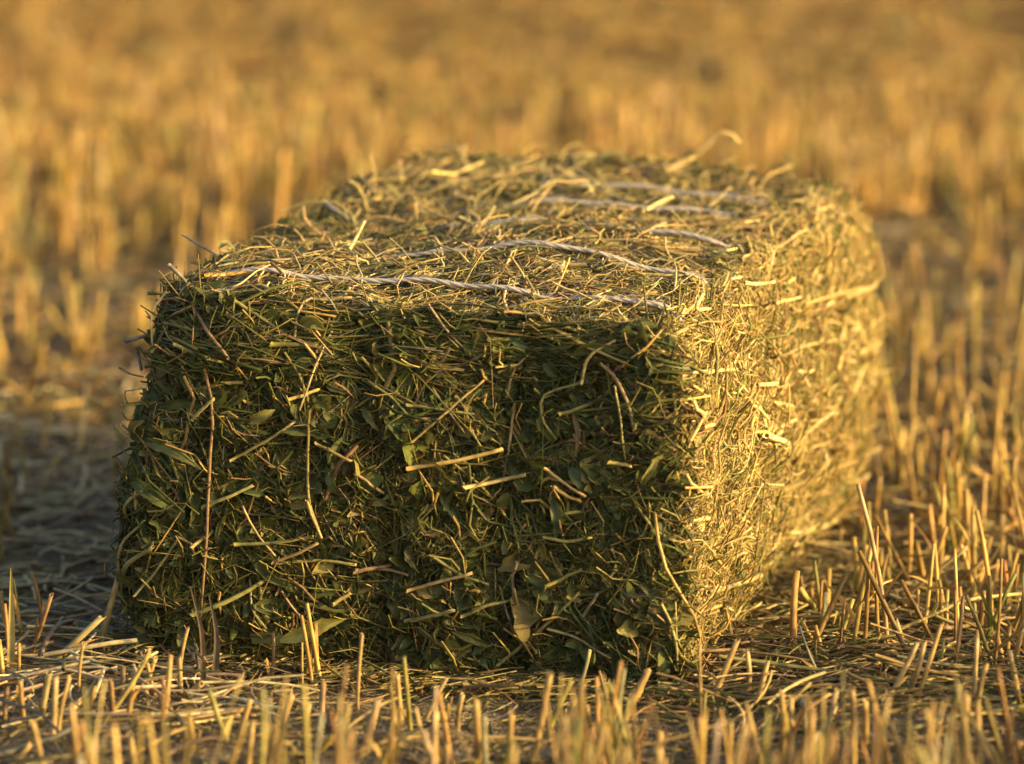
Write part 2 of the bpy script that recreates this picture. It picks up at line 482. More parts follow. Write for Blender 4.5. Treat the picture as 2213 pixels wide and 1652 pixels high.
# twine: two plies twisted round each other, right round the bale, sunk in at the ends
def twine(ty, seed, burial):
    r = np.random.default_rng(seed)
    per = [np.array([LO[0] + 0.034, ty, H]), np.array([HI[0] - 0.034, ty, H])]
    n1, n2 = 150, 60
    top = np.stack([np.linspace(LO[0], HI[0], n1), np.full(n1, ty), np.full(n1, H)], 1)
    rt = np.stack([np.full(n2, HI[0]), np.full(n2, ty), np.linspace(H, 0.0, n2)], 1)[1:]
    bt = np.stack([np.linspace(HI[0], LO[0], n1), np.full(n1, ty), np.zeros(n1)], 1)[1:]
    lf = np.stack([np.full(n2, LO[0]), np.full(n2, ty), np.linspace(0, H, n2)], 1)[1:-1]
    p = np.concatenate([top, rt, bt, lf])
    fx = (p[:, 0] - LO[0]) / W
    ontop = (p[:, 2] > H - 0.001)
    wander = 0.004 * np.sin(fx * 4 + r.uniform(0, 6)) + 0.0012 * np.sin(fx * 13 + r.uniform(0, 6))
    p[:, 1] += wander * ontop
    off = np.where(ontop, 0.0088, -0.006)
    for a, b, d in burial:
        off = off - d * sstep(a - 0.04, a + 0.02, fx) * sstep(b + 0.04, b - 0.02, fx) * ontop
    off = off + 0.0007 * np.sin(fx * 22 + r.uniform(0, 6)) * ontop
    P, n_ = wrap(p, off)
    P[:, 2] = np.maximum(P[:, 2], 0.004)
    # smooth the run, then close it
    for _ in range(45):
        P = (np.roll(P, 1, 0) + 2 * P + np.roll(P, -1, 0)) / 4
    d = np.concatenate([[0], np.cumsum(np.linalg.norm(np.diff(P, axis=0), axis=1))])
    T = norm(np.gradient(P, axis=0))
    S = norm(np.cross(T, np.array([0.0, 1.0, 0.0])))
    Nn = np.cross(T, S)
    mbt = MB()
    for ph in (0, 2.094, 4.189):
        a = d / 0.042 * 2 * math.pi + ph
        C = P + 0.0009 * (np.cos(a)[:, None] * S + np.sin(a)[:, None] * Nn)
        rad = 0.0017 * (1 + 0.12 * np.sin(d * 90 + seed))
        mbt.tubes(C[None], rad[None], np.array([[0.45, 0.40, 0.35]]) * (1 if ph else 0.93), 8)
    # frayed fibres
    nf = 60
    i = r.integers(5, n1 - 5, nf)
    c0 = P[i]
    dr = norm(T[i] + r.normal(0, 0.35, (nf, 3)) + np.array([0, 0, 0.25]))
    s = np.linspace(0, 1, 4)[None, :, None]
    Pf = c0[:, None] + np.array([0, 0, 0.002]) + dr[:, None] * s * r.uniform(0.006, 0.018, (nf, 1, 1)) + r.normal(0, 0.0008, (nf, 4, 3)) * s
    mbt.tubes(Pf, np.full((nf, 4), 0.00022), np.tile([[0.62, 0.56, 0.48]], (nf, 1)), 3)
    return mbt.build('twine', M_TWINE, bale, smooth=True)


twine(TWINE_Y[0], 3, [(0.0, 0.12, 0.008), (0.70, 0.79, 0.008), (1.02, 1.2, 0.012)])
twine(TWINE_Y[1], 4, [(0.0, 0.27, 0.010), (0.48, 0.52, 0.003), (1.01, 1.2, 0.012)])
twine(TWINE_Y[2], 5, [(0.0, 0.30, 0.010), (0.93, 1.2, 0.012)])
twine(TWINE_Y[3], 6, [(0.0, 0.36, 0.010), (0.55, 0.66, 0.005), (0.88, 1.2, 0.012)])
twine(TWINE_Y[4], 8, [(0.0, 0.38, 0.010), (0.70, 0.74, 0.004), (0.90, 1.2, 0.012)])


# the stems one can pick out, each a part of the bale
def hollow_stem(mb, P, r, c, ns=7, slant=0.5, both=True):
    """A straw with an open cut end: outer wall, rim, short inner wall."""
    k = len(P)
    T = norm(np.gradient(P, axis=0))
    ref = norm(rng.normal(size=3))
    S = norm(np.cross(T, ref)); Nn = np.cross(S, T)
    a = np.arange(ns) / ns * 2 * math.pi + rng.uniform(0, 6)
    rad = np.broadcast_to(np.asarray(r, float), (k,))
    ring = np.cos(a)[None, :, None] * S[:, None] + np.sin(a)[None, :, None] * Nn[:, None]
    V = P[:, None] + rad[:, None, None] * ring * (1 + rng.normal(0, 0.04, (1, ns, 1)))
    jag = rng.normal(0, 0.25, ns) * rad[-1]
    V[-1] += T[-1] * (slant * rad[-1] * np.cos(a) + jag)[:, None]
    V[0] -= T[0] * (slant * rad[0] * np.cos(a) + rng.normal(0, 0.25, ns) * rad[0])[:, None]
    c = np.asarray(c, float)
    cc = np.repeat(np.broadcast_to(c, (k, 3))[:, None], ns, 1)
    cc = cc * (1 + rng.normal(0, 0.07, (1, ns, 1)))
    i = np.arange(k - 1)[:, None] * ns; j = np.arange(ns)[None]; j2 = (j + 1) % ns
    q = [np.stack([i + j, i + j2, i + ns + j2, i + ns + j], -1).reshape(-1, 4)]
    vs = [V.reshape(-1, 3)]; cs = [cc.reshape(-1, 3)]
    nb = k * ns
    for e, d in ((k - 1, -1), (0, 1)) if both else ((k - 1, -1),):
        rim = P[e] + (V[e] - P[e]) * 0.72
        inn = rim + d * T[e] * rad[e] * 3
        vs += [rim, inn]; cs += [cc[e] * 1.05, cc[e] * 0.8]
        jj = np.arange(ns); jk = (jj + 1) % ns
        q.append(np.stack([e * ns + jj, e * ns + jk, nb + jk, nb + jj], -1))
        q.append(np.stack([nb + jj, nb + jk, nb + ns + jk, nb + ns + jj], -1))
        nb += 2 * ns
    mb.add(np.concatenate(vs), np.concatenate(q), c=np.concatenate(cs))


def stem_colours(c, k):
    c = np.asarray(c, float) * np.exp(rng.normal(0, 0.1))
    t = np.linspace(0, 1, k)[:, None]
    return c * (1 + 0.18 * np.sin(t * rng.uniform(4, 12) + rng.uniform(0, 6)))


STEMS = [  # points in the photograph on the front face, radius mm, colour, lift mm
    ([(463, 785), (480, 850), (480, 1000), (476, 1150), (465, 1312)], 1.6, (0.30, 0.19, 0.09), 16),
    ([(735, 670), (702, 770), (670, 872)], 1.2, (0.45, 0.36, 0.16), 12),
    ([(690, 872), (685, 990), (690, 1062), (712, 1150)], 1.5, (0.34, 0.26, 0.10), 12),
    ([(890, 870), (960, 882), (1028, 896)], 1.7, (0.24, 0.22, 0.08), 9),
    ([(894, 954), (965, 893), (1044, 823)], 1.3, (0.36, 0.26, 0.10), 12),
    ([(939, 837), (978, 890), (1018, 943)], 1.3, (0.26, 0.21, 0.10), 8),
    ([(894, 1005), (985, 993), (1090, 969)], 2.3, (0.52, 0.37, 0.13), 16),
    ([(1018, 1042), (1080, 1036), (1138, 1022)], 2.2, (0.52, 0.40, 0.17), 18),
    ([(1107, 875), (1098, 960), (1081, 1060)], 1.7, (0.23, 0.19, 0.09), 9),
    ([(1090, 864), (1104, 806), (1135, 768)], 1.7, (0.25, 0.20, 0.09), 9),
    ([(1180, 1009), (1228, 1038), (1276, 1067)], 1.8, (0.46, 0.31, 0.12), 14),
    ([(1204, 1043), (1232, 1062), (1262, 1078)], 2.0, (0.50, 0.33, 0.11), 14),
    ([(1297, 785), (1328, 812), (1354, 850), (1379, 923)], 2.1, (0.30, 0.21, 0.10), 12),
    ([(1255, 830), (1276, 772), (1328, 735)], 1.8, (0.48, 0.38, 0.12), 15),
    ([(1252, 830), (1196, 846), (1169, 862), (1172, 905), (1200, 950)], 1.5, (0.26, 0.24, 0.07), 14),
    ([(1210, 894), (1245, 884), (1279, 871)], 2.2, (0.22, 0.21, 0.06), 10),
    ([(1324, 993), (1348, 997), (1369, 1003)], 2.2, (0.44, 0.34, 0.10), 14),
    ([(918, 627), (966, 716), (1045, 792)], 1.3, (0.36, 0.27, 0.14), 12),
    ([(1111, 678), (1160, 673), (1204, 670)], 2.0, (0.36, 0.27, 0.12), 8),
    ([(1207, 678), (1260, 696), (1317, 709)], 2.1, (0.28, 0.25, 0.08), 10),
    ([(1328, 699), (1372, 711), (1417, 723)], 2.2, (0.34, 0.29, 0.09), 10),
    ([(1334, 830), (1350, 910), (1358, 992)], 1.3, (0.33, 0.29, 0.09), 14),
    ([(513, 665), (570, 690), (627, 718)], 2.1, (0.23, 0.21, 0.07), 10),
    ([(396, 737), (435, 752), (475, 768)], 2.3, (0.23, 0.21, 0.07), 9),
    ([(418, 665), (461, 709), (516, 762)], 2.0, (0.26, 0.17, 0.09), 11),
    ([(365, 699), (400, 704), (430, 709)], 2.0, (0.20, 0.19, 0.06), 9),
    ([(365, 654), (415, 603), (465, 553)], 1.7, (0.42, 0.32, 0.12), 4),
    ([(647, 727), (651, 680), (664, 645), (700, 628), (754, 613)], 1.6, (0.40, 0.31, 0.14), 12),
    ([(599, 734), (650, 738), (699, 741)], 2.8, (0.19, 0.19, 0.055), 10),
    ([(437, 895), (464, 868), (489, 844)], 1.8, (0.44, 0.36, 0.13), 17),
    ([(520, 981), (590, 942), (658, 899)], 1.5, (0.38, 0.30, 0.11), 15),
    ([(699, 947), (738, 962), (778, 981)], 1.8, (0.40, 0.30, 0.11), 13),
    ([(461, 1078), (515, 1058), (568, 1033)], 1.9, (0.33, 0.29, 0.10), 13),
    ([(781, 1012), (808, 1035), (837, 1060)], 1.7, (0.34, 0.24, 0.12), 10),
    ([(644, 850), (672, 842), (699, 833)], 1.9, (0.42, 0.33, 0.10), 14),
    ([(304, 1116), (340, 1078), (372, 1042)], 1.9, (0.40, 0.33, 0.13), 9),
    ([(287, 1234), (327, 1175), (367, 1112)], 1.5, (0.36, 0.30, 0.11), 9),
    ([(293, 1267), (340, 1216), (385, 1164)], 2.4, (0.28, 0.25, 0.09), 10),
    ([(363, 1275), (388, 1210), (411, 1145)], 1.4, (0.24, 0.22, 0.08), 10),
    ([(444, 1162), (465, 1146), (485, 1131)], 2.0, (0.38, 0.30, 0.11), 15),
    ([(529, 1160), (612, 1158), (695, 1149)], 2.0, (0.27, 0.25, 0.08), 11),
    ([(551, 1075), (578, 1130), (618, 1186)], 1.3, (0.38, 0.27, 0.13), 14),
    ([(609, 1201), (657, 1180), (706, 1156)], 1.8, (0.36, 0.24, 0.10), 13),
    ([(618, 1204), (706, 1201), (780, 1213)], 1.8, (0.32, 0.28, 0.09), 11),
    ([(444, 1308), (518, 1280), (592, 1241)], 2.5, (0.24, 0.22, 0.065), 15),
    ([(776, 1227), (812, 1222), (850, 1219)], 2.2, (0.30, 0.20, 0.10), 12),
    ([(688, 1064), (698, 1110), (714, 1153)], 1.7, (0.44, 0.34, 0.15), 14),
    ([(734, 1295), (750, 1285), (766, 1275)], 2.2, (0.30, 0.24, 0.08), 10),
    ([(629, 1263), (653, 1302), (677, 1341)], 1.2, (0.28, 0.18, 0.10), 12),
    ([(477, 1443), (520, 1432), (562, 1420)], 1.9, (0.30, 0.28, 0.08), 16),
    ([(887, 1271), (950, 1254), (1030, 1232)], 2.0, (0.34, 0.24, 0.11), 10),
    ([(880, 1337), (940, 1322), (990, 1310)], 2.4, (0.27, 0.24, 0.09), 11),
    ([(1005, 1325), (1060, 1303), (1120, 1293)], 1.9, (0.24, 0.22, 0.08), 9),
    ([(1080, 1434), (1130, 1395), (1200, 1335), (1260, 1275)], 1.9, (0.27, 0.25, 0.08), 12),
    ([(1190, 1355), (1250, 1372), (1330, 1412)], 1.6, (0.25, 0.21, 0.09), 10),
    ([(1265, 1330), (1283, 1305), (1305, 1275)], 1.8, (0.28, 0.21, 0.11), 9),
    ([(1080, 1262), (1105, 1330), (1118, 1372)], 1.6, (0.26, 0.20, 0.10), 10),
    ([(1188, 1260), (1225, 1246), (1262, 1230)], 2.1, (0.28, 0.25, 0.06), 12),
    ([(780, 1222), (835, 1228), (890, 1240)], 1.8, (0.27, 0.19, 0.10), 11),
    ([(1010, 880), (1024, 930), (1050, 985)], 1.3, (0.22, 0.20, 0.07), 8),
    ([(945, 1190), (1010, 1240), (1062, 1262)], 1.7, (0.21, 0.20, 0.07), 8),
    ([(800, 820), (850, 850), (905, 905)], 1.4, (0.20, 0.19, 0.07), 8),
    ([(560, 1240), (575, 1310), (600, 1345)], 1.4, (0.24, 0.20, 0.08), 10),
    ([(1185, 1155), (1235, 1162), (1290, 1156)], 1.9, (0.28, 0.26, 0.08), 11),
    ([(1420, 1290), (1440, 1360), (1455, 1450)], 1.6, (0.28, 0.26, 0.09), 10),
]
for pts, r, c, lift in STEMS:
    P = np.array([on_front(x, y) for x, y in pts])
    P[:, 1] = LO[1]
    P, n_ = wrap(P, np.linspace(0.55, 1.0, len(P)) * lift / 1000.0 if rng.random() < 0.5 else np.linspace(1.0, 0.55, len(P)) * lift / 1000.0)
    P = spline(P, 10)
    P = P + np.cumsum(rng.normal(0, 0.0003, P.shape), 0)
    mb = MB()
    hollow_stem(mb, P, 0.9 * r / 1000.0 * np.linspace(1.05, 0.9, 10), stem_colours(np.array(c) * 0.86, 10))
    mb.build('stem', M_STEM, bale, smooth=True)

SIDE_STEMS = [  # on the lit end
    ([(1490, 808), (1522, 800), (1556, 797)], 2.0, PALE, 8), ([(1585, 830), (1610, 826), (1630, 820)], 2.2, PALE, 10),
    ([(1588, 938), (1615, 950), (1648, 958)], 3.0, (0.66, 0.54, 0.26), 12), ([(1520, 700), (1512, 760), (1500, 840)], 2.0, OLIVE, 10),
    ([(1645, 770), (1700, 745), (1760, 730)], 1.6, STRAW, 10), ([(1420, 1140), (1440, 1220), (1470, 1330), (1490, 1425)], 1.6, DKSTRAW, 10),
    ([(1480, 1275), (1530, 1268), (1590, 1240), (1625, 1238)], 2.4, STRAW, 9), ([(1610, 1100), (1625, 1180), (1660, 1300)], 1.3, STRAW, 9),
    ([(1555, 640), (1610, 720), (1660, 800)], 1.1, OLIVE, 9), ([(1715, 690), (1745, 780), (1760, 850)], 1.3, BROWN, 10),
    ([(1760, 640), (1830, 610), (1880, 598)], 1.7, STRAW, 9), ([(1700, 655), (1770, 625), (1830, 618)], 1.6, DKSTRAW, 8),
    ([(1870, 480), (1900, 510), (1925, 535)], 2.4, (0.50, 0.33, 0.12), 26), ([(1895, 600), (1915, 570), (1932, 545)], 2.2, STRAW, 26),
    ([(1880, 840), (1910, 838), (1940, 842)], 1.8, STRAW, 24), ([(1670, 1150), (1730, 1145), (1790, 1120)], 2.0, PALE, 12),
]
for pts, r, c, lift in SIDE_STEMS:
    P = np.array([on_side(x, y) for x, y in pts])
    P[:, 0] = HI[0]
    P, n_ = wrap(P, np.full(len(P), lift / 1000.0))
    P = spline(P, 8)
    mb = MB()
    hollow_stem(mb, P, r / 1000.0, stem_colours(c, 8))
    mb.build('stem', M_STEM, bale, smooth=True)

TOP_STEMS = [  # point, bale depth fraction
    ([(1440, 368, .93), (1505, 335, .95), (1530, 312, .95), (1555, 288, .95), (1578, 290, .95), (1597, 310, .95)], 3.0, (0.58, 0.42, 0.17)),
    ([(435, 598, .05), (500, 594, .08), (575, 577, .10)], 3.0, (0.50, 0.26, 0.04)),
    ([(869, 405, .72), (866, 375, .74), (864, 350, .75)], 1.8, STRAW), ([(876, 408, .7), (920, 455, .55), (955, 470, .5)], 1.5, STRAW),
    ([(873, 345, .8), (866, 325, .8), (875, 300, .8), (890, 292, .8)], 0.8, BROWN),
    ([(700, 435, .55), (725, 455, .52), (752, 472, .5)], 2.0, (0.50, 0.42, 0.27)), ([(777, 378, .66), (795, 398, .64), (812, 418, .62)], 1.6, STRAW),
    ([(395, 508, .2), (430, 530, .18), (470, 552, .15)], 1.1, GREY), ([(365, 573, .02), (385, 592, .02), (402, 610, .02)], 2.0, GREY),
    ([(655, 445, .48), (656, 462, .47), (662, 480, .45)], 1.6, STRAW), ([(755, 540, .2), (772, 510, .22), (788, 478, .23)], 1.6, PALE),
    ([(1182, 365, .8), (1195, 390, .77), (1232, 418, .72)], 1.6, STRAW), ([(1200, 390, .8), (1240, 362, .86), (1280, 338, .92)], 1.8, OLIVE),
    ([(1395, 455, .55), (1425, 438, .58), (1455, 425, .6)], 2.2, PALE), ([(990, 325, .9), (998, 318, .9), (1005, 340, .88)], 1.6, STRAW),
    ([(1520, 635, .02), (1505, 665, .0), (1535, 668, .03)], 1.6, PALE), ([(1610, 612, .22), (1640, 614, .24), (1674, 610, .25)], 2.2, PALE),
    ([(318, 634, .02), (338, 634, .02), (360, 636, .02)], 1.8, GREEN), ([(272, 738, .04), (300, 730, .03), (325, 722, .02)], 2.0, GREY),
    ([(295, 752, .05), (300, 775, .05), (306, 800, .04)], 1.8, GREY), ([(258, 795, .06), (280, 808, .05), (310, 815, .04)], 0.9, BROWN),
    ([(360, 632, .0), (332, 668, .0), (328, 730, .0), (338, 790, .0)], 1.1, PALE), ([(342, 835, .0), (290, 843, .03), (268, 850, .04), (276, 872, .04)], 1.0, PALE),
]
for pts, r, c in TOP_STEMS:
    P = np.array([on_front(x, y, t * L) for x, y, t in pts])
    P = spline(P, 10)
    mb = MB()
    hollow_stem(mb, P, r / 1000.0 * np.linspace(1.05, 0.85, 10), stem_colours(c, 10))
    mb.build('stem', M_STEM, bale, smooth=True)


# the broad leaves one can pick out
def broad_leaf(mb, P, hw, c, nrm, fold=0.3, k=11, m=7, tip=0.75):
    """A leaf with m columns across, veined and slightly crumpled. P: midrib points."""
    P = spline(P, k)
    T = norm(np.gradient(P, axis=0))
    S = norm(np.cross(nrm, T) + rng.normal(0, 0.15) * np.asarray(nrm))
    Nn = np.cross(T, S)
    t = np.linspace(0.02, 0.98, k)
    prof = t ** 0.7 * (1 - t) ** 0.95 / 0.50 * hw
    x = np.linspace(-1, 1, m)
    crump = np.cumsum(rng.normal(0, 0.16, (k, m)), 0) * 0.4 + rng.normal(0, 0.09, (k, m))
    h = prof[:, None] * (fold * np.abs(x)[None] ** 1.3 + crump + rng.normal(0, 0.12) * x[None])
    edge = 1 + rng.normal(0, 0.10, (k, m)) * np.abs(x)[None]
    V = P[:, None] + S[:, None] * (prof[:, None] * x[None] * edge)[:, :, None] + Nn[:, None] * h[:, :, None]
    i = np.arange(k - 1)[:, None] * m + np.arange(m - 1)[None]
    cc = np.asarray(c) * np.exp(rng.normal(0, 0.08, (k, m, 1)))
    cc[:, m // 2] *= 1.25
    mb.add(V, np.stack([i, i + 1, i + m + 1, i + m], -1), c=cc)


LEAVES = [  # midrib in the photograph, half width mm, colour, lift mm
    ([(377, 872), (418, 860), (460, 866)], 8, (0.085, 0.105, 0.035), 8), ([(351, 944), (405, 960), (465, 996)], 9, (0.16, 0.16, 0.045), 14),
    ([(308, 937), (325, 890), (360, 850)], 7, (0.07, 0.11, 0.055), 6), ([(561, 899), (588, 885), (615, 873)], 8, (0.19, 0.17, 0.045), 14),
    ([(330, 940), (346, 918), (368, 898)], 8, (0.22, 0.19, 0.06), 12), ([(341, 1026), (380, 1050), (412, 1096)], 10, (0.095, 0.115, 0.032), 9),
    ([(723, 1002), (735, 1030), (747, 1063)], 8, (0.10, 0.12, 0.04), 9), ([(654, 706), (682, 700), (716, 714)], 9, (0.19, 0.17, 0.04), 12),
    ([(792, 875), (812, 895), (832, 922)], 6, (0.17, 0.15, 0.05), 11), ([(1090, 725), (1112, 742), (1145, 760)], 5.5, (0.085, 0.12, 0.06), 9),
    ([(1159, 758), (1195, 756), (1238, 747)], 6.5, (0.10, 0.13, 0.045), 11), ([(1235, 768), (1285, 752), (1338, 755)], 9, (0.15, 0.15, 0.045), 11),
    ([(1173, 785), (1184, 805), (1200, 822)], 9, (0.095, 0.115, 0.035), 8), ([(1238, 1005), (1262, 1030), (1288, 1067)], 11, (0.085, 0.105, 0.038), 7),
    ([(1393, 1042), (1405, 1010), (1421, 974)], 5.5, (0.17, 0.17, 0.05), 12), ([(1235, 890), (1252, 935), (1250, 985)], 4, (0.23, 0.15, 0.065), 10),
    ([(1195, 1070), (1212, 1110), (1208, 1160)], 8, (0.10, 0.115, 0.04), 8), ([(1020, 790), (1060, 800), (1095, 830)], 8, (0.075, 0.10, 0.035), 6),
    ([(560, 1180), (600, 1230), (640, 1256)], 8, (0.10, 0.115, 0.033), 8), ([(840, 1290), (862, 1310), (868, 1340)], 9, (0.12, 0.125, 0.045), 9),
    ([(730, 1000), (735, 970), (760, 930)], 7, (0.10, 0.11, 0.034), 8), ([(960, 1060), (985, 1090), (1005, 1130)], 9, (0.08, 0.10, 0.034), 6),
    ([(1060, 1395), (1020, 1372), (980, 1360)], 6, (0.16, 0.155, 0.04), 9), ([(640, 800), (672, 775), (700, 772)], 9, (0.095, 0.115, 0.034), 8),
    ([(1320, 900), (1345, 880), (1375, 868)], 9, (0.07, 0.085, 0.028), 6), ([(880, 740), (930, 735), (960, 760)], 9, (0.10, 0.105, 0.033), 6),
]
for pts, hw, c, lift in LEAVES:
    P = np.array([on_front(x, y) for x, y in pts])
    P[:, 1] = LO[1]
    P, n_ = wrap(P, lift / 1000.0 * np.array([0.5, 1.0, rng.uniform(0.4, 1.3)]))
    mb = MB()
    broad_leaf(mb, P, hw / 1000.0, c, np.array([rng.normal(0.1, 0.2), -1.0, rng.normal(0.15, 0.2)]), rng.uniform(0.3, 0.8))
    mb.build('leaf', M_LEAF, bale, smooth=True)
# the long yellow-green leaf lodged at the foot of the front
P = np.array([on_front(x, y, -0.050) for x, y in [(606, 1387), (650, 1372), (700, 1352), (744, 1340)]])
mb = MB()
broad_leaf(mb, P, 0.0105, (0.42, 0.38, 0.085), np.array([0.55, -0.8, 0.35]), 0.3, 15, 7, 0.9)
tag(mb.build('leaf', M_LEAF, bale, smooth=True), 'long yellow green leaf lodged at the foot of the bale')
for pts, hw, c in [([(472, 538, .16), (490, 527, .17), (510, 545, .18)], 5, (0.17, 0.15, 0.05)), ([(640, 530, .22), (655, 548, .2), (678, 560, .2)], 7, (0.13, 0.15, 0.06)),
                   ([(1290, 348, .93), (1325, 334, .94), (1365, 352, .93)], 8, (0.24, 0.21, 0.075)), ([(1480, 340, .94), (1492, 328, .95), (1512, 340, .94)], 4, (0.07, 0.09, 0.05)),
                   ([(990, 545, .24), (1005, 552, .24), (1025, 548, .24)], 8, (0.24, 0.23, 0.06)), ([(900, 490, .42), (915, 500, .42), (925, 512, .42)], 6, (0.22, 0.22, 0.07))]:
    P = np.array([on_front(x, y, t * L) for x, y, t in pts])
    mb = MB()
    broad_leaf(mb, P, hw / 1000.0, c, np.array([0.3, -0.35, 0.9]), 0.6)
    mb.build('leaf', M_LEAF, bale, smooth=True)

# ------------------------------------------------------------------ ground: one sheet to the horizon
_gv = rng.normal(size=(14, 2)) * np.array([[4.0]] * 4 + [[14.0]] * 5 + [[40.0]] * 5)
_gp = rng.uniform(0, 6.28, 14)
_ga = np.array([0.004] * 4 + [0.0022] * 5 + [0.0010] * 5)


def gz(x, y):
    x, y = np.asarray(x, float), np.asarray(y, float)
    fade = np.exp(-((np.hypot(x, y - 1) / 14.0) ** 4))
    z = (np.sin(x[..., None] * _gv[:, 0] + y[..., None] * _gv[:, 1] + _gp) * _ga).sum(-1)
    d = np.hypot(x - BALE_C[0], y - BALE_C[1])
    return (z - 0.003) * fade * (0.45 + 0.55 * sstep(0.35, 0.8, d))


def axis(c, near, step, far):
    a = [0.0]; s = step
    while a[-1] < far:
        if a[-1] > near:
            s *= 1.22
        a.append(a[-1] + s)
    a = np.array(a)
    return c + np.concatenate([-a[:0:-1], a])


gx, gy = axis(0.0, 2.2, 0.028, 900.0), axis(1.2, 3.4, 0.028, 900.0)
X, Y = np.meshgrid(gx, gy, indexing='ij')
mb = MB()
i = np.arange(len(gx) - 1)[:, None] * len(gy) + np.arange(len(gy) - 1)[None]
mb.add(np.stack([X, Y, gz(X, Y)], -1), np.stack([i, i + len(gy), i + len(gy) + 1, i + 1], -1))
tag(mb.build('ground', M_GROUND, smooth=True), 'grey brown soil of the harvested field under the stubble and straw', 'ground', kind='structure')


def in_bale(x, y, m=0.01):
    q = to_local(np.stack([x, y, np.zeros_like(x)], -1))
    return (np.abs(q[:, 0]) < W / 2 + m) & (np.abs(q[:, 1]) < L / 2 + m)


def frame_half(y):
    return 0.0957 * (y + CAM_D)


# ------------------------------------------------------------------ straw litter and chaff lying on the soil
P_LIT = [(2, (0.24, 0.165, 0.07)), (1.6, (0.34, 0.235, 0.095)), (3.4, (0.16, 0.112, 0.058)), (1.4, (0.17, 0.15, 0.06)), (0.5, (0.44, 0.34, 0.17)), (1.6, (0.15, 0.13, 0.095))]


def litter(mb, x, y, length, rad, pal, zoff, tilt, k=4, ns=3, pref=None):
    keep = ~in_bale(x, y, -0.01)
    x, y = x[keep], y[keep]
    n = len(x)
    th = rng.uniform(0, 2 * math.pi, n) if pref is None else pref + rng.normal(0, 0.7, n)
    ln = np.minimum(np.exp(rng.normal(math.log(length[0]), length[1], n)), length[0] * 1.7)
    s = np.linspace(-0.5, 0.5, k)[None] * ln[:, None]
    bd = rng.normal(0, 0.14, n)[:, None] * s ** 2 / ln[:, None] * 2
    px = x[:, None] + np.cos(th)[:, None] * s - np.sin(th)[:, None] * bd
    py = y[:, None] + np.sin(th)[:, None] * s + np.cos(th)[:, None] * bd
    pz = gz(px, py) + rng.uniform(zoff[0], zoff[1], n)[:, None] + np.clip(np.abs(rng.normal(0, tilt, n)), 0, 1.6 * tilt)[:, None] * (s + ln[:, None] * 0.5)
    pz += rng.normal(0, 0.03, n)[:, None] * ln[:, None] * (0.25 - (s / ln[:, None]) ** 2) * 4
    rr = np.exp(rng.normal(math.log(rad[0]), rad[1], n))[:, None] * np.ones((1, k))
    mb.tubes(np.stack([px, py, np.maximum(pz, gz(px, py) + 0.0008)], -1), rr, pick(pal, n), ns)


def scatter(n, y0, y1, wide, extra):
    y = rng.uniform(y0, y1, n)
    x = rng.uniform(-1, 1, n) * (frame_half(y) * wide + extra)
    return x, y


mb = MB()
litter(mb, *scatter(30000, -0.75, 1.5, 1.1, 0.08), (0.014, 0.5), (0.0007, 0.35), P_LIT, (0.0005, 0.004), 0.10, 4)
litter(mb, *scatter(1500, -0.75, 1.6, 1.1, 0.15), (0.075, 0.45), (0.0012, 0.35), P_LIT, (0.001, 0.008), 0.07, 6)
litter(mb, *scatter(200, -0.75, 1.6, 1.1, 0.15), (0.10, 0.4), (0.0022, 0.2), P_LIT, (0.002, 0.010), 0.06, 6, 5)
# a matted drift of hay and straw right of the bale's foot
xx = rng.normal(0.33, 0.13, 3600); yy = rng.normal(0.16, 0.17, 3600)
litter(mb, xx, yy, (0.05, 0.5), (0.0009, 0.35), [(3, (0.36, 0.26, 0.10)), (2, OLIVE), (2, (0.22, 0.15, 0.07)), (1, GREEN)], (0.001, 0.014), 0.10, 5)
# crumbs along the foot of the front and left faces
q = np.stack([rng.uniform(-W / 2 - 0.05, W / 2 + 0.03, 2600), -L / 2 - np.abs(rng.normal(0, 0.04, 2600)) + 0.015], 1)
wp = BALE_C + q[:, :1] * E_DIR + q[:, 1:] * D_DIR
litter(mb, wp[:, 0], wp[:, 1], (0.032, 0.5), (0.0008, 0.35), [(3, (0.34, 0.25, 0.10)), (2, OLIVE), (2, BROWN), (1, GREEN)], (0.001, 0.010), 0.12, 5)
q = np.stack([-W / 2 - np.abs(rng.normal(0, 0.03, 900)) + 0.01, rng.uniform(-L / 2, L / 2, 900)], 1)
wp = BALE_C + q[:, :1] * E_DIR + q[:, 1:] * D_DIR
litter(mb, wp[:, 0], wp[:, 1], (0.032, 0.5), (0.0008, 0.35), P_LIT, (0.001, 0.010), 0.12, 5)
xx = rng.uniform(-0.85, -0.22, 900); yy = rng.uniform(-0.15, 1.5, 900)
litter(mb, xx, yy, (0.075, 0.4), (0.0014, 0.3), [(3, (0.42, 0.34, 0.19)), (2, (0.34, 0.26, 0.14)), (1, (0.5, 0.42, 0.26))], (0.002, 0.014), 0.12, 5, 4)  # paler straw colours lighten the bale's shadow on the left
xx, yy = scatter(9000, 1.0, 3.0, 1.1, 0.1)
litter(mb, xx, yy, (0.05, 0.5), (0.0012, 0.35), P_LIT, (0.001, 0.008), 0.10, 4)
xx = rng.uniform(0.16, 0.75, 420); yy = rng.uniform(-0.20, 1.35, 420)
litter(mb, xx, yy, (0.075, 0.4), (0.0012, 0.3), [(3, (0.42, 0.29, 0.10)), (2, (0.30, 0.20, 0.08)), (1, OLIVE), (1, (0.48, 0.37, 0.17))], (0.001, 0.018), 0.20, 6, 4)
litter(mb, *scatter(90, -0.75, 0.1, 1.1, 0.1), (0.10, 0.4), (0.0013, 0.3), P_LIT, (0.001, 0.015), 0.22, 6, 4)
litter(mb, *scatter(9000, 1.2, 6.5, 1.1, 0.3), (0.085, 0.45), (0.0017, 0.3), P_LIT, (0.001, 0.012), 0.08, 4)
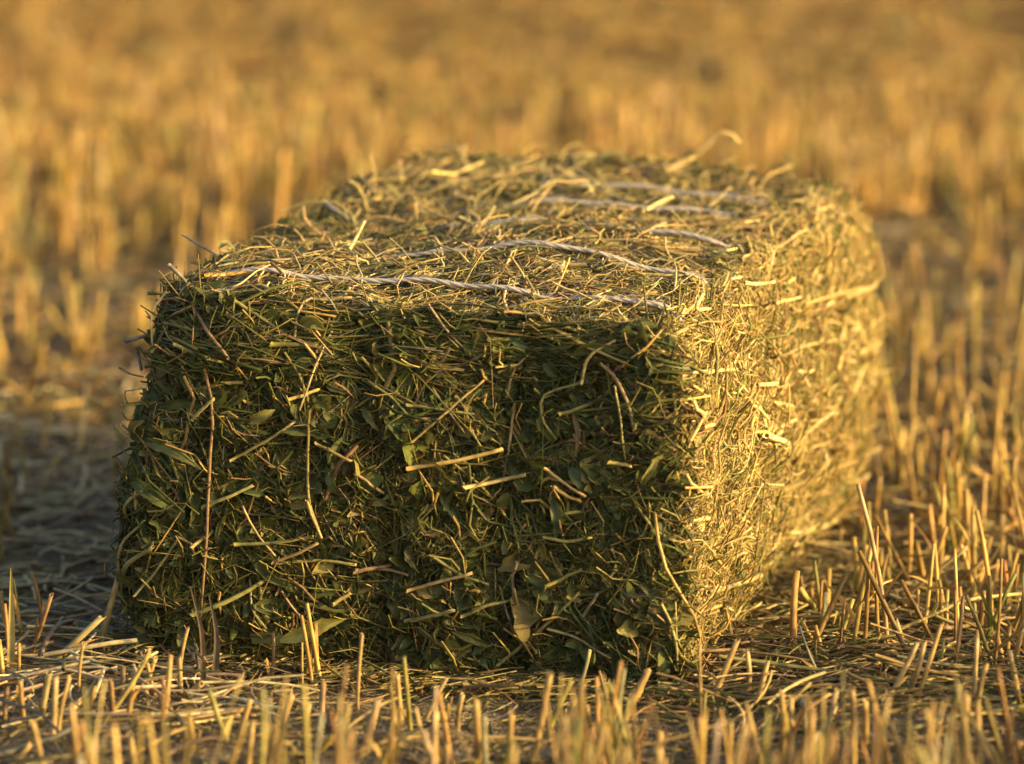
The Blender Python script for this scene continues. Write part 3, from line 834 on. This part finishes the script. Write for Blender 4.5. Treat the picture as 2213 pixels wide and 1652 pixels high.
litter(mb, *scatter(16000, 2.8, 7.0, 1.1, 0.3), (0.085, 0.45), (0.0019, 0.3), [(3, (0.32, 0.195, 0.052)), (2, (0.24, 0.145, 0.045)), (1, (0.40, 0.27, 0.09)), (0.7, (0.17, 0.14, 0.05))], (0.001, 0.018), 0.10, 4)
xo, yo = rng.uniform(-4.2, 4.2, 52000), rng.uniform(-4.2, 8.5, 52000)
kp = (np.abs(xo) > frame_half(yo) * 1.05) | (yo < -0.7) | (yo > 6.6)
litter(mb, xo[kp], yo[kp], (0.085, 0.4), (0.0018, 0.3), P_LIT, (0.001, 0.012), 0.08, 4)
xo, yo = rng.uniform(-12, 12, 24000), rng.uniform(-7, 26, 24000)
kp = (np.abs(xo) > frame_half(yo) * 1.1 + 0.1) | (yo > 6.6)
litter(mb, xo[kp], yo[kp], (0.13, 0.4), (0.0030, 0.3), P_LIT, (0.001, 0.012), 0.07, 3)
tag(mb.build('straw_litter', M_LITTER), 'broken straw and hay chaff strewn over the soil', 'straw', kind='stuff')

# ------------------------------------------------------------------ standing stubble
P_STUB = [(4, (0.41, 0.262, 0.066)), (2.4, (0.47, 0.318, 0.098)), (2.2, (0.29, 0.17, 0.052)), (0.9, (0.28, 0.225, 0.06)), (0.4, (0.52, 0.40, 0.20)), (0.5, (0.20, 0.185, 0.05))]


def stubble(mb, x, y, h, rad, lean=0.13, k=5, ns=5, leaf=0.4, pal=P_STUB):
    keep = ~in_bale(x, y, 0.012)
    x, y, h, rad = x[keep], y[keep], h[keep], rad[keep]
    n = len(x)
    th = rng.uniform(0, 2 * math.pi, n)
    ln = np.abs(rng.normal(0, lean, n))
    fallen = rng.random(n) < 0.08
    ln = np.where(fallen, rng.uniform(0.5, 1.2, n), ln)
    dx, dy = np.sin(ln) * np.cos(th), np.sin(ln) * np.sin(th)
    s = np.linspace(0, 1, k)[None]
    bd = rng.normal(0, 0.05, (n, 2))
    px = x[:, None] + h[:, None] * (dx[:, None] * s + bd[:, :1] * s ** 2)
    py = y[:, None] + h[:, None] * (dy[:, None] * s + bd[:, 1:] * s ** 2)
    pz = gz(x, y)[:, None] - 0.004 + h[:, None] * np.cos(ln)[:, None] * s
    P = np.stack([px, py, pz], -1)
    c = pick(pal, n, 0.2)
    cc = c[:, None] * (1 + 0.22 * np.sin(s * rng.uniform(2, 7, (n, 1)) + rng.uniform(0, 6, (n, 1))))[:, :, None]
    mb.tubes(P, rad[:, None] * np.linspace(1.1, 0.92, k)[None], cc, ns, cap=True)
    # a torn leaf sheath hanging from some
    m = rng.random(n) < leaf
    m_ = m.sum()
    t0 = rng.uniform(0.3, 0.75, m_)
    b = P[m][:, 0] + (P[m][:, -1] - P[m][:, 0]) * t0[:, None]
    a = rng.uniform(0, 2 * math.pi, m_)
    D = np.stack([np.cos(a), np.sin(a), rng.uniform(0.2, 2.2, m_)], 1)
    D = norm(D)
    l2 = h[m] * rng.uniform(0.25, 0.7, m_)
    s4 = np.linspace(0, 1, 4)
    Q = b[:, None] + D[:, None] * (s4[None] * l2[:, None])[:, :, None]
    Q[:, :, 2] -= (s4[None] ** 2) * l2[:, None] * rng.uniform(0.0, 0.7, (m_, 1))
    Q[:, :, 2] = np.maximum(Q[:, :, 2], 0.003)
    T = norm(np.gradient(Q, axis=1))
    S = norm(np.cross(T, norm(rng.normal(size=(m_, 1, 3)))))
    wd = rng.uniform(0.0012, 0.0030, m_)[:, None] * np.array([1.0, 0.9, 0.7, 0.15])[None]
    mb.blades(Q, S, np.cross(T, S), wd, rng.normal(0.4, 0.3, m_), pick(pal, m_, 0.25))


# patchy rows: how thick the stubble stands at (x, y)
_dv = rng.normal(size=(8, 2)) * np.array([[2.2, 4.2]]); _dp = rng.uniform(0, 6.28, 8)


def density(x, y):
    g = (np.sin(x[:, None] * _dv[:, 0] + y[:, None] * _dv[:, 1] + _dp)).sum(-1) / 4.0
    yy_ = y + 0.10 * x
    far = 0.62 + 0.85 * g + 0.42 * np.sin(yy_ * 2 * math.pi / 0.58 + 0.9 + 1.2 * np.sin(x * 2.2))
    # a bare wheeling behind the bale, wider to the right, then a thin row, then flattened ground
    right = sstep(0.0, 0.4, x)
    near = 0.035 + 0.13 * sstep(1.35, 1.2, y) + (0.22 + 0.2 * g) * sstep(1.32, 1.42, y) * sstep(1.84, 1.76, y)
    near = near + sstep(0.2, 0.34, x) * (y < 1.42) * 0.42
    far = np.maximum(far, 0.16 * sstep(2.9, 3.6, y))
    return np.clip(np.where(y < 2.15 + 0.40 * right, near, far), 0.02, 1.1)


def field(n, y0, y1, wide, extra, hm, hs, r0, band=None):
    # plants in clumps of a few stems each, thinned by the patchiness of the stand
    nc = int(n / 3.2)
    x, y = scatter(nc, y0, y1, wide, extra)
    keep = rng.random(nc) < density(x, y)
    x, y = x[keep], y[keep]
    m = rng.integers(1, 7, len(x))
    x, y = np.repeat(x, m), np.repeat(y, m)
    tall = np.repeat(np.exp(rng.normal(0, 0.22, len(m))), m)
    x = x + rng.normal(0, 0.014, len(x)); y = y + rng.normal(0, 0.011, len(x))
    if band is not None:
        kp = band(x, y); x, y, tall = x[kp], y[kp], tall[kp]
    h = np.clip(tall * rng.normal(hm, hs, len(x)), 0.02, 0.30) * (1 - 0.62 * sstep(2.4, 4.2, y))
    return x, y, h, np.exp(rng.normal(math.log(r0), 0.2, len(x)))


def not_near_view(x, y):
    return ~((y > -0.62) & (y < 0.02) & (np.abs(x) < frame_half(y) + 0.03))


mb = MB()
stubble(mb, *field(3000, 0.0, 1.36, 1.15, 0.15, 0.062, 0.022, 0.0022, not_near_view), lean=0.25)      # beside the bale
stubble(mb, *field(3600, 1.36, 2.9, 1.15, 0.2, 0.088, 0.032, 0.0026), lean=0.12)
stubble(mb, *field(20000, 2.9, 6.8, 1.15, 0.4, 0.072, 0.026, 0.0023), lean=0.13, k=4, ns=4)
# the field beyond the frame, on both sides, behind the camera and on into the distance


def outer(nc, x0, x1, y0, y1, dens, hm, r0):
    x, y = rng.uniform(x0, x1, nc), rng.uniform(y0, y1, nc)
    g = (np.sin(x[:, None] * _dv[:, 0] + y[:, None] * _dv[:, 1] + _dp)).sum(-1) / 4.0
    keep = (rng.random(nc) < dens + 0.35 * g) & ((np.abs(x) > frame_half(y) * 1.12 + 0.06) | (y > 6.7) | (y < -1.0))
    keep &= np.hypot(x - CAM[0], y - CAM[1]) > 0.5
    x, y = x[keep], y[keep]
    m = rng.integers(1, 7, len(x))
    x, y = np.repeat(x, m) + rng.normal(0, 0.014, m.sum()), np.repeat(y, m) + rng.normal(0, 0.012, m.sum())
    return x, y, np.clip(rng.normal(hm, 0.028, len(x)), 0.03, 0.2), np.exp(rng.normal(math.log(r0), 0.2, len(x)))


stubble(mb, *outer(9000, -4.2, 4.2, -4.2, 8.5, 0.50, 0.08, 0.0026), lean=0.15, k=4, ns=4, leaf=0.25)
stubble(mb, *outer(9000, -12.0, 12.0, -7.0, 26.0, 0.55, 0.09, 0.0040), lean=0.15, k=3, ns=3, leaf=0.15)
# a thick stand just right of the view, which shades the soil before the bale
ys = rng.uniform(-1.1, 0.0, 900); xs = frame_half(ys) + 0.05 + rng.uniform(0, 1, 900) ** 1.3 * 1.0
stubble(mb, xs, ys, np.clip(rng.normal(0.10, 0.025, 900), 0.04, 0.2), np.full(900, 0.0026), lean=0.15, k=4, ns=4)
tag(mb.build('stubble', M_STUB), 'golden cut straw stubble covering the field around and beyond the bale', 'stubble', kind='stuff')


# ------------------------------------------------------------------ stalks one can pick out, each a thing of its own
def stalk(base_px, tip_px, r_mm, c, label, group, name='stubble_stalk', cat='stubble stalk', sheath=0.55, lean_y=None, mid=None, blade=False):
    b = on_ground(*base_px)
    d = ray(*tip_px)
    ly = rng.normal(0, 0.012) if lean_y is None else lean_y
    tip = CAM + d * ((b[1] + ly - CAM[1]) / d[1])
    b = np.array([b[0], b[1], float(gz(b[0], b[1])) - 0.004])
    pts = [b] + ([CAM + ray(*mid) * ((b[1] + ly * 0.5 - CAM[1]) / ray(*mid)[1])] if mid else []) + [tip]
    k = 9 if mid else 7
    P = spline(np.array(pts) - b, k)
    hh = np.linalg.norm(P[-1])
    P = P + (np.sin(np.linspace(0, math.pi, k))[:, None] * rng.normal(0, 0.02 * hh, 3) * np.array([1, 1, 0]))
    mbs = MB()
    t = np.linspace(0, 1, k)
    if blade:
        T = norm(np.gradient(P, axis=0)); S = norm(np.cross(T, [0.2, 1.0, 0])); w_ = r_mm / 1000 * (1 - 0.85 * t ** 2)
        mbs.blades(P[None], S[None], np.cross(T, S)[None], w_[None], np.array([0.5]), np.asarray(c)[None])
    else:
        hollow_stem(mbs, P, 0.95 * r_mm / 1000.0 * np.linspace(1.12, 0.95, k), stem_colours(c, k), 8, 0.7, both=False)
    o = mbs.build(name, M_STUB, smooth=True)
    o.location = b
    tag(o, label, cat, group)
    if sheath and rng.random() < sheath and hh > 0.03:
        t0 = rng.integers(1, max(2, k // 2))
        s4 = np.linspace(0, 1, 6)[:, None]
        a = rng.uniform(0, 6.28)
        D = norm(P[-1] / hh * rng.uniform(0.8, 2.5) + np.array([math.cos(a), math.sin(a), 0]) * 0.5)
        l2 = hh * rng.uniform(0.3, 0.6)
        Q = P[t0] + D * s4 * l2 - np.array([0, 0, 1.0]) * s4 ** 2 * l2 * rng.uniform(0, 0.5)
        T = norm(np.gradient(Q, axis=0)); S = norm(np.cross(T, norm(rng.normal(size=3))))
        m2 = MB()
        m2.blades(Q[None], S[None], np.cross(T, S)[None], (rng.uniform(0.0018, 0.0032) * np.array([1, 1, 0.95, 0.8, 0.55, 0.1]))[None], np.array([0.5]), pick(P_STUB, 1))
        m2.build('leaf_sheath', M_LEAF, o, smooth=True)
    return o


GOLD, PALEG, BRN, GRN = (0.40, 0.268, 0.092), (0.46, 0.33, 0.145), (0.28, 0.17, 0.07), (0.27, 0.235, 0.06)
G_L = 'cut stubble stalks on the left before the bale'
G_M = 'cut stubble stalks in the middle before the bale'
G_R = 'cut stubble stalks on the right before the bale'
L_L = 'short cut golden stubble stalk left of the bale’s front corner, in the near row'.replace('’', "'")
L_M = 'short cut golden stubble stalk in the near row before the dark face of the bale'
L_R = 'upright cut golden stubble stalk right of the bale, in the near rows'
STALKS = [  # base, tip, radius, colour, label (None: the group's own)
    ((1364, 1529), (1402, 1449), 2.6, GOLD, 'stalk with a frayed top at the foot of the corner between dark and lit faces'),
    ((1425, 1495), (1443, 1410), 2.2, BRN, 'brown stalk standing against the corner of dark and lit faces'),
    ((1517, 1594), (1512, 1387), 1.4, GOLD, 'thin straight stalk standing before the foot of the lit end'),
    ((1533, 1525), (1594, 1383), 3.0, GOLD, 'thick stalk leaning right before the foot of the lit end'),
    ((1613, 1518), (1615, 1410), 2.4, PALEG, None), ((1629, 1545), (1659, 1429), 2.4, GOLD, None),
    ((1786, 1502), (1728, 1353), 1.3, GREY, 'thin grey stalk leaning left, right of the foot of the lit end'),
    ((1867, 1498), (1901, 1426), 2.2, GOLD, None), ((1970, 1422), (1936, 1341), 2.6, PALEG, 'thick pale stalk leaning left beside the long arching straw'),
    ((1913, 1552), (1982, 1391), 2.5, PALEG, 'left one of two close pale stalks leaning right together, below the long arching straw'), ((1951, 1537), (1997, 1387), 2.5, PALEG, 'right one of two close pale stalks leaning right together, below the long arching straw'),
    ((1978, 1545), (2035, 1349), 2.2, GOLD, None), ((2028, 1502), (2039, 1383), 1.6, GRN, 'thin yellow green stalk between golden stalks on the right'),
    ((2054, 1502), (2081, 1291), 2.0, BRN, 'tall brown stalk under the top of the long arching straw'), ((2104, 1545), (2112, 1376), 2.4, PALEG, None),
    ((2108, 1587), (2131, 1437), 2.8, GOLD, None), ((2212, 1571), (2181, 1406), 2.6, PALEG, None),
    ((1966, 1380), (1985, 1276), 1.7, GOLD, None), ((1874, 1299), (1897, 1184), 2.0, GOLD, None), ((1890, 1334), (1916, 1199), 2.2, GOLD, None),
    ((1811, 1399), (1882, 1230), 2.6, BRN, 'thick brown stalk leaning right beside the foot of the lit end'), ((2196, 1360), (2204, 1276), 2.2, PALEG, None),
    ((1872, 1241), (1874, 1100), 1.6, GRN, 'thin greenish stalk standing right behind the lit end of the bale'),
    ((1690, 1640), (1690, 1495), 2.7, GOLD, None), ((1712, 1645), (1709, 1506), 2.8, GOLD, None), ((1738, 1630), (1732, 1506), 2.2, GREY, None),
    ((1845, 1650), (1840, 1487), 3.2, GOLD, None), ((1868, 1640), (1870, 1514), 2.8, GOLD, None), ((1778, 1650), (1809, 1491), 2.4, PALEG, None),
    ((1660, 1690), (1612, 1520), 3.0, GOLD, None), ((1425, 1700), (1427, 1580), 3.2, GOLD, None), ((1580, 1690), (1578, 1560), 3.0, GOLD, None),
    ((1960, 1690), (1925, 1560), 2.6, GOLD, None), ((1930, 1700), (1890, 1540), 2.6, PALEG, None), ((2075, 1690), (2090, 1500), 3.2, GOLD, None),
    ((2120, 1700), (2112, 1520), 3.4, GOLD, None), ((2160, 1690), (2185, 1540), 3.0, BRN, None), ((2030, 1690), (2075, 1480), 2.4, GRN, None),
    ((1750, 1700), (1790, 1560), 2.2, GRN, None), ((2215, 1690), (2200, 1600), 2.8, GOLD, None),
    # left
    ((46, 1404), (28, 1404 - 155), 1.3, GRN, 'thin green stalk beside the tall grass blade at the left edge'), ((15, 1374), (2, 1278), 2.2, GOLD, None),
    ((96, 1396), (70, 1241), 2.2, BRN, None), ((63, 1415), (111, 1286), 2.2, BRN, None),
    ((100, 1437), (220, 1334), 3.4, (0.34, 0.27, 0.11), 'thick shaded straw leaning far over to the right near the bale'),
    ((207, 1415), (255, 1252), 3.2, (0.32, 0.25, 0.10), 'thick shaded stalk leaning against the left foot of the bale'),
    ((170, 1520), (180, 1390), 1.6, GOLD, None), ((85, 1570), (107, 1452), 3.0, (0.36, 0.30, 0.14), None), ((115, 1618), (120, 1463), 2.9, PALEG, None),
    ((125, 1618), (151, 1463), 2.0, GOLD, None), ((181, 1570), (205, 1485), 2.4, GOLD, None), ((247, 1574), (240, 1470), 2.4, BRN, None),
    ((258, 1530), (266, 1445), 2.6, BRN, None), ((275, 1574), (290, 1455), 2.4, GOLD, None),
    ((221, 1577), (325, 1406), 2.0, (0.40, 0.32, 0.09), 'long green gold straw leaning right across the left tuft of stubble'),
    ((314, 1518), (336, 1422), 2.2, GOLD, None), ((354, 1574), (369, 1415), 2.6, GOLD, None), ((388, 1515), (386, 1420), 2.6, PALEG, None), ((340, 1530), (316, 1420), 2.0, GOLD, None),
    ((391, 1515), (406, 1356), 1.8, GOLD, 'tall thin dry stalk standing before the left corner of the bale'), ((385, 1520), (436, 1478), 3.0, PALEG, None), ((372, 1560), (350, 1470), 2.2, BRN, None),
    ((55, 1577), (44, 1470), 2.4, GOLD, None), ((22, 1655), (66, 1607), 2.6, GOLD, None), ((10, 1570), (15, 1487), 2.4, BRN, None),
    ((200, 1690), (205, 1580), 3.4, GOLD, None), ((140, 1700), (180, 1560), 3.0, BRN, None), ((90, 1700), (70, 1560), 2.6, GOLD, None), ((290, 1700), (280, 1590), 3.2, PALEG, None),
    # middle
    ((773, 1548), (783, 1370), 2.0, GOLD, 'tall thin pointed stalk standing alone before the dark face'), ((511, 1618), (542, 1511), 2.6, GOLD, None),
    ((492, 1633), (453, 1493), 2.6, GRN, 'green stalk leaning left before the dark face of the bale'), ((693, 1565), (699, 1474), 3.0, BRN, None),
    ((599, 1596), (633, 1500), 3.2, GOLD, None), ((655, 1600), (668, 1520), 2.4, GOLD, None), ((715, 1590), (738, 1490), 2.0, BRN, None),
    ((788, 1648), (817, 1511), 3.6, PALEG, 'thick pale stalk with a broken top in the near row'), ((673, 1651), (721, 1589), 3.2, (0.52, 0.36, 0.07), 'short thick bright yellow stalk leaning right in the near row'),
    ((415, 1648), (407, 1548), 3.2, GOLD, None), ((654, 1481), (653, 1389), 1.2, GOLD, None), ((585, 1467), (590, 1367), 1.8, BRN, 'dry brown stalk standing close before the dark face under its leaf'),
    ((888, 1590), (872, 1420), 2.2, GRN, 'pointed green gold stalk standing before the dark face'), ((868, 1570), (858, 1455), 2.6, GOLD, None), ((856, 1580), (842, 1480), 2.0, GRN, None),
    ((945, 1690), (942, 1535), 3.2, GOLD, None), ((965, 1690), (958, 1540), 2.6, GOLD, None), ((1035, 1670), (1030, 1510), 3.6, GOLD, None), ((1095, 1680), (1106, 1540), 2.8, GOLD, None),
    ((1145, 1655), (1188, 1457), 3.6, GOLD, 'tallest and thickest golden stalk in the near row, leaning right'), ((1175, 1600), (1235, 1470), 2.6, GRN, None), ((1190, 1640), (1262, 1480), 2.4, PALEG, None),
    ((1255, 1690), (1256, 1470), 3.2, GOLD, None), ((1282, 1690), (1298, 1560), 2.6, GOLD, None), ((1305, 1650), (1400, 1450), 3.0, GOLD, 'thick golden stalk leaning right towards the corner of the bale'),
    ((1240, 1500), (1275, 1405), 1.8, (0.30, 0.27, 0.12), None), ((1322, 1530), (1295, 1450), 1.4, BRN, None), ((990, 1580), (1000, 1500), 2.4, PALEG, None), ((913, 1560), (965, 1465), 2.2, PALEG, None),
    ((1065, 1690), (1110, 1600), 2.6, GRN, None), ((530, 1690), (545, 1560), 2.8, GOLD, None), ((600, 1690), (600, 1580), 3.0, GOLD, None), ((840, 1700), (850, 1590), 2.8, BRN, None),
]
for b_, t_, r_, c_, lab in STALKS:
    g = G_L if b_[0] < 420 else (G_M if b_[0] < 1320 else G_R)
    if lab is None:
        stalk(b_, t_, r_, c_, {G_L: L_L, G_M: L_M, G_R: L_R}[g], g)
    else:
        stalk(b_, t_, r_, c_, lab, g)

# more of the near rows, up to about 300 in all
n_more = 172
cnt = 0
left_in_clump = 0
while cnt < n_more:
    if left_in_clump == 0:
        cx_, cy_ = rng.uniform(-20, 2235), rng.uniform(1540, 2080)
        lean_ = rng.normal(14, 40)
        left_in_clump = int(rng.integers(1, 6))
    left_in_clump -= 1
    px, py = cx_ + rng.normal(0, 22), cy_ + rng.normal(0, 14)
    if py < 1600 and rng.random() < 0.55:
        continue
    b = on_ground(px, py)
    if in_bale(b[None, 0], b[None, 1], 0.03)[0]:
        continue
    hpx = min(py - min(rng.normal(1535, 48), py - 45), 330)
    if py - hpx > 1640:
        continue
    dx = lean_ + rng.normal(0, 24)
    g = G_L if px < 420 else (G_M if px < 1320 else G_R)
    stalk((px, py), (px + dx, py - hpx), rng.uniform(1.1, 2.4), pick(P_STUB, 1, 0.28)[0] * np.array([0.80, 0.83, 0.95]), {G_L: L_L, G_M: L_M, G_R: L_R}[g], g)  # tints darkened to paint in the shade low in the near rows
    cnt += 1

# the grass blade at the left edge and dry leaves before the bale
stalk((24, 1462), (24, 1228), 4.0, (0.42, 0.33, 0.11), 'tall lit grass blade standing upright at the left edge of the field', None, 'grass_blade', 'grass blade', 0, 0.0, blade=True)
stalk((440, 1500), (412, 1268), 3.0, (0.17, 0.115, 0.062), 'tall dry brown leaf standing against the left of the dark face', None, 'dry_leaf', 'dry leaf', 0, 0.0, (438, 1360), blade=True)
stalk((462, 1480), (452, 1285), 3.4, (0.14, 0.10, 0.06), 'dull brown dry leaf close right of the taller dry leaf at the dark face', None, 'dry_leaf', 'dry leaf', 0, 0.02, (470, 1370), blade=True)


# loose straws lying about, each its own thing
def loose(pts, r_mm, c, label, lift=0.004):
    """pts: (px, py, height above ground in mm)"""
    W3 = []
    for px, py, hz in pts:
        p = on_ground(px, py, hz / 1000.0)
        W3.append([p[0], p[1], hz / 1000.0 + max(0.0, float(gz(p[0], p[1])))])
    P = spline(np.array(W3), 12)
    b = P[0].copy(); b[2] = 0
    mbs = MB()
    hollow_stem(mbs, P - b, r_mm / 1000 * np.linspace(1.05, 0.9, 12), stem_colours(c, 12), 7)
    o = mbs.build('loose_straw', M_STUB, smooth=True)
    o.location = b
    return tag(o, label, 'straw', 'loose straws lying on the stubble')


loose([(1840, 1418, 4), (1935, 1371, 22), (2010, 1332, 40), (2081, 1300, 46), (2140, 1290, 42), (2225, 1282, 34)], 1.8, (0.50, 0.40, 0.14), 'long arching pale straw held up across the stubble on the right')
loose([(1936, 1309, 6), (2010, 1245, 40), (2089, 1184, 72)], 2.2, (0.48, 0.37, 0.15), 'long straight straw propped up at a slant on the right')
loose([(1736, 1362, 14), (1780, 1346, 26), (1812, 1336, 28), (1810, 1362, 14), (1772, 1385, 5)], 1.3, GRN, 'thin bent straw folded back on itself beside the lit end')
loose([(2085, 1313, 34), (2140, 1335, 22), (2200, 1365, 8)], 1.4, (0.44, 0.35, 0.14), 'thin straw slanting down right from the arching straw')
loose([(1980, 1462, 6), (2060, 1440, 6), (2135, 1430, 20), (2225, 1360, 60)], 2.0, GOLD, 'straw rising to the right out of the frame edge')
loose([(1800, 1385, 10), (1870, 1418, 5), (1960, 1425, 4)], 1.3, BRN, 'thin brown straw lying flat beside the lit end')
loose([(0, 1420, 3), (120, 1402, 4), (280, 1395, 4)], 1.3, (0.34, 0.28, 0.12), 'thin straw lying flat in the shadow left of the bale')
loose([(30, 1452, 4), (200, 1440, 5), (310, 1432, 4)], 1.2, GRN, 'thin green straw lying flat by the left foot of the bale')
loose([(30, 908, 10), (130, 895, 16), (240, 882, 12)], 3.4, GOLD, 'thick lit straw lying flat beyond the shadow left of the bale')
loose([(8, 835, 44), (45, 872, 20), (75, 902, 4)], 3.2, GOLD, 'lit straw leaning left beyond the shadow, crossing a second straw')
loose([(66, 902, 4), (92, 865, 30), (112, 822, 58)], 3.2, PALEG, 'lit straw leaning right beyond the shadow, crossing a second straw')
loose([(40, 900, 4), (58, 865, 26), (72, 808, 70)], 3.0, GOLD, 'lit upright straw in the crossed bunch beyond the shadow on the left')
loose([(150, 905, 6), (190, 868, 26), (228, 808, 60)], 2.6, BRN, 'brown straw leaning right, close beside the bale beyond its shadow')
loose([(90, 912, 4), (112, 872, 26), (128, 850, 40)], 2.4, GOLD, 'short lit straw leaning left between the crossed bunch and the flat straw')
loose([(530, 1668, 6), (575, 1628, 26), (610, 1612, 34), (650, 1665, 4)], 2.4, (0.40, 0.29, 0.13), 'bent straw arched over the ground in the near row')
loose([(300, 1590, 6), (420, 1560, 10), (560, 1540, 8)], 2.0, BRN, 'brown straw lying across the near row at the left')
loose([(930, 1487, 4), (1010, 1478, 6), (1090, 1462, 4)], 1.5, (0.25, 0.22, 0.11), 'thin shaded straw lying along the foot of the dark face')
loose([(1120, 1485, 4), (1200, 1440, 14), (1290, 1385, 40)], 1.7, (0.30, 0.27, 0.14), 'grey green straw leaning from the soil up to the dark face')
loose([(1210, 1490, 4), (1310, 1452, 8), (1400, 1440, 6)], 1.6, GRN, 'green straw lying by the right end of the dark face')
loose([(720, 1425, 6), (745, 1460, 4), (765, 1495, 3)], 1.2, GOLD, 'thin bent straw lying before the middle of the dark face')

# ------------------------------------------------------------------ light
world = bpy.data.worlds.new('World')
scene.world = world
world.use_nodes = True
nt = world.node_tree
bg = nt.nodes['Background']
sky = nt.nodes.new('ShaderNodeTexSky')
sky.sky_type = 'NISHITA'
sky.sun_disc = False
sky.sun_elevation = SUN_EL
sky.sun_rotation = math.atan2(SUN[0], SUN[1])
sky.air_density = 1.0
sky.dust_density = 5.0
sky.ozone_density = 0.4
nt.links.new(sky.outputs[0], bg.inputs['Color'])
bg.inputs['Strength'].default_value = 0.15

sun = bpy.data.lights.new('sun', 'SUN')
sun.energy = 4.1
sun.angle = R(0.5)
sun.color = (1.0, 0.69, 0.24)
so = bpy.data.objects.new('sun', sun)
col.objects.link(so)
so.rotation_euler = Vector((-SUN[0], -SUN[1], -SUN[2])).to_track_quat('-Z', 'Y').to_euler()

# ------------------------------------------------------------------ camera
cam = bpy.data.cameras.new('camera')
co = bpy.data.objects.new('camera', cam)
col.objects.link(co)
co.location = CAM
co.rotation_euler = (math.pi / 2 - PITCH, 0, 0)
cam.sensor_fit = 'HORIZONTAL'
cam.sensor_width = 36.0
cam.lens = F_PX / 2213.0 * 36.0
cam.clip_start = 0.05
cam.clip_end = 3000.0
cam.dof.use_dof = True
cam.dof.focus_distance = 5.0
cam.dof.aperture_fstop = 3.2
cam.dof.aperture_blades = 9
scene.camera = co

vs = scene.view_settings
scene.display_settings.display_device = 'sRGB'
vs.view_transform = 'Standard'
vs.look = 'None'
vs.exposure = 1.2
vs.gamma = 1.0
vs.use_curve_mapping = False
scene.render.engine = 'CYCLES'
scene.cycles.max_bounces = 6
scene.cycles.diffuse_bounces = 4
scene.cycles.use_denoising = True
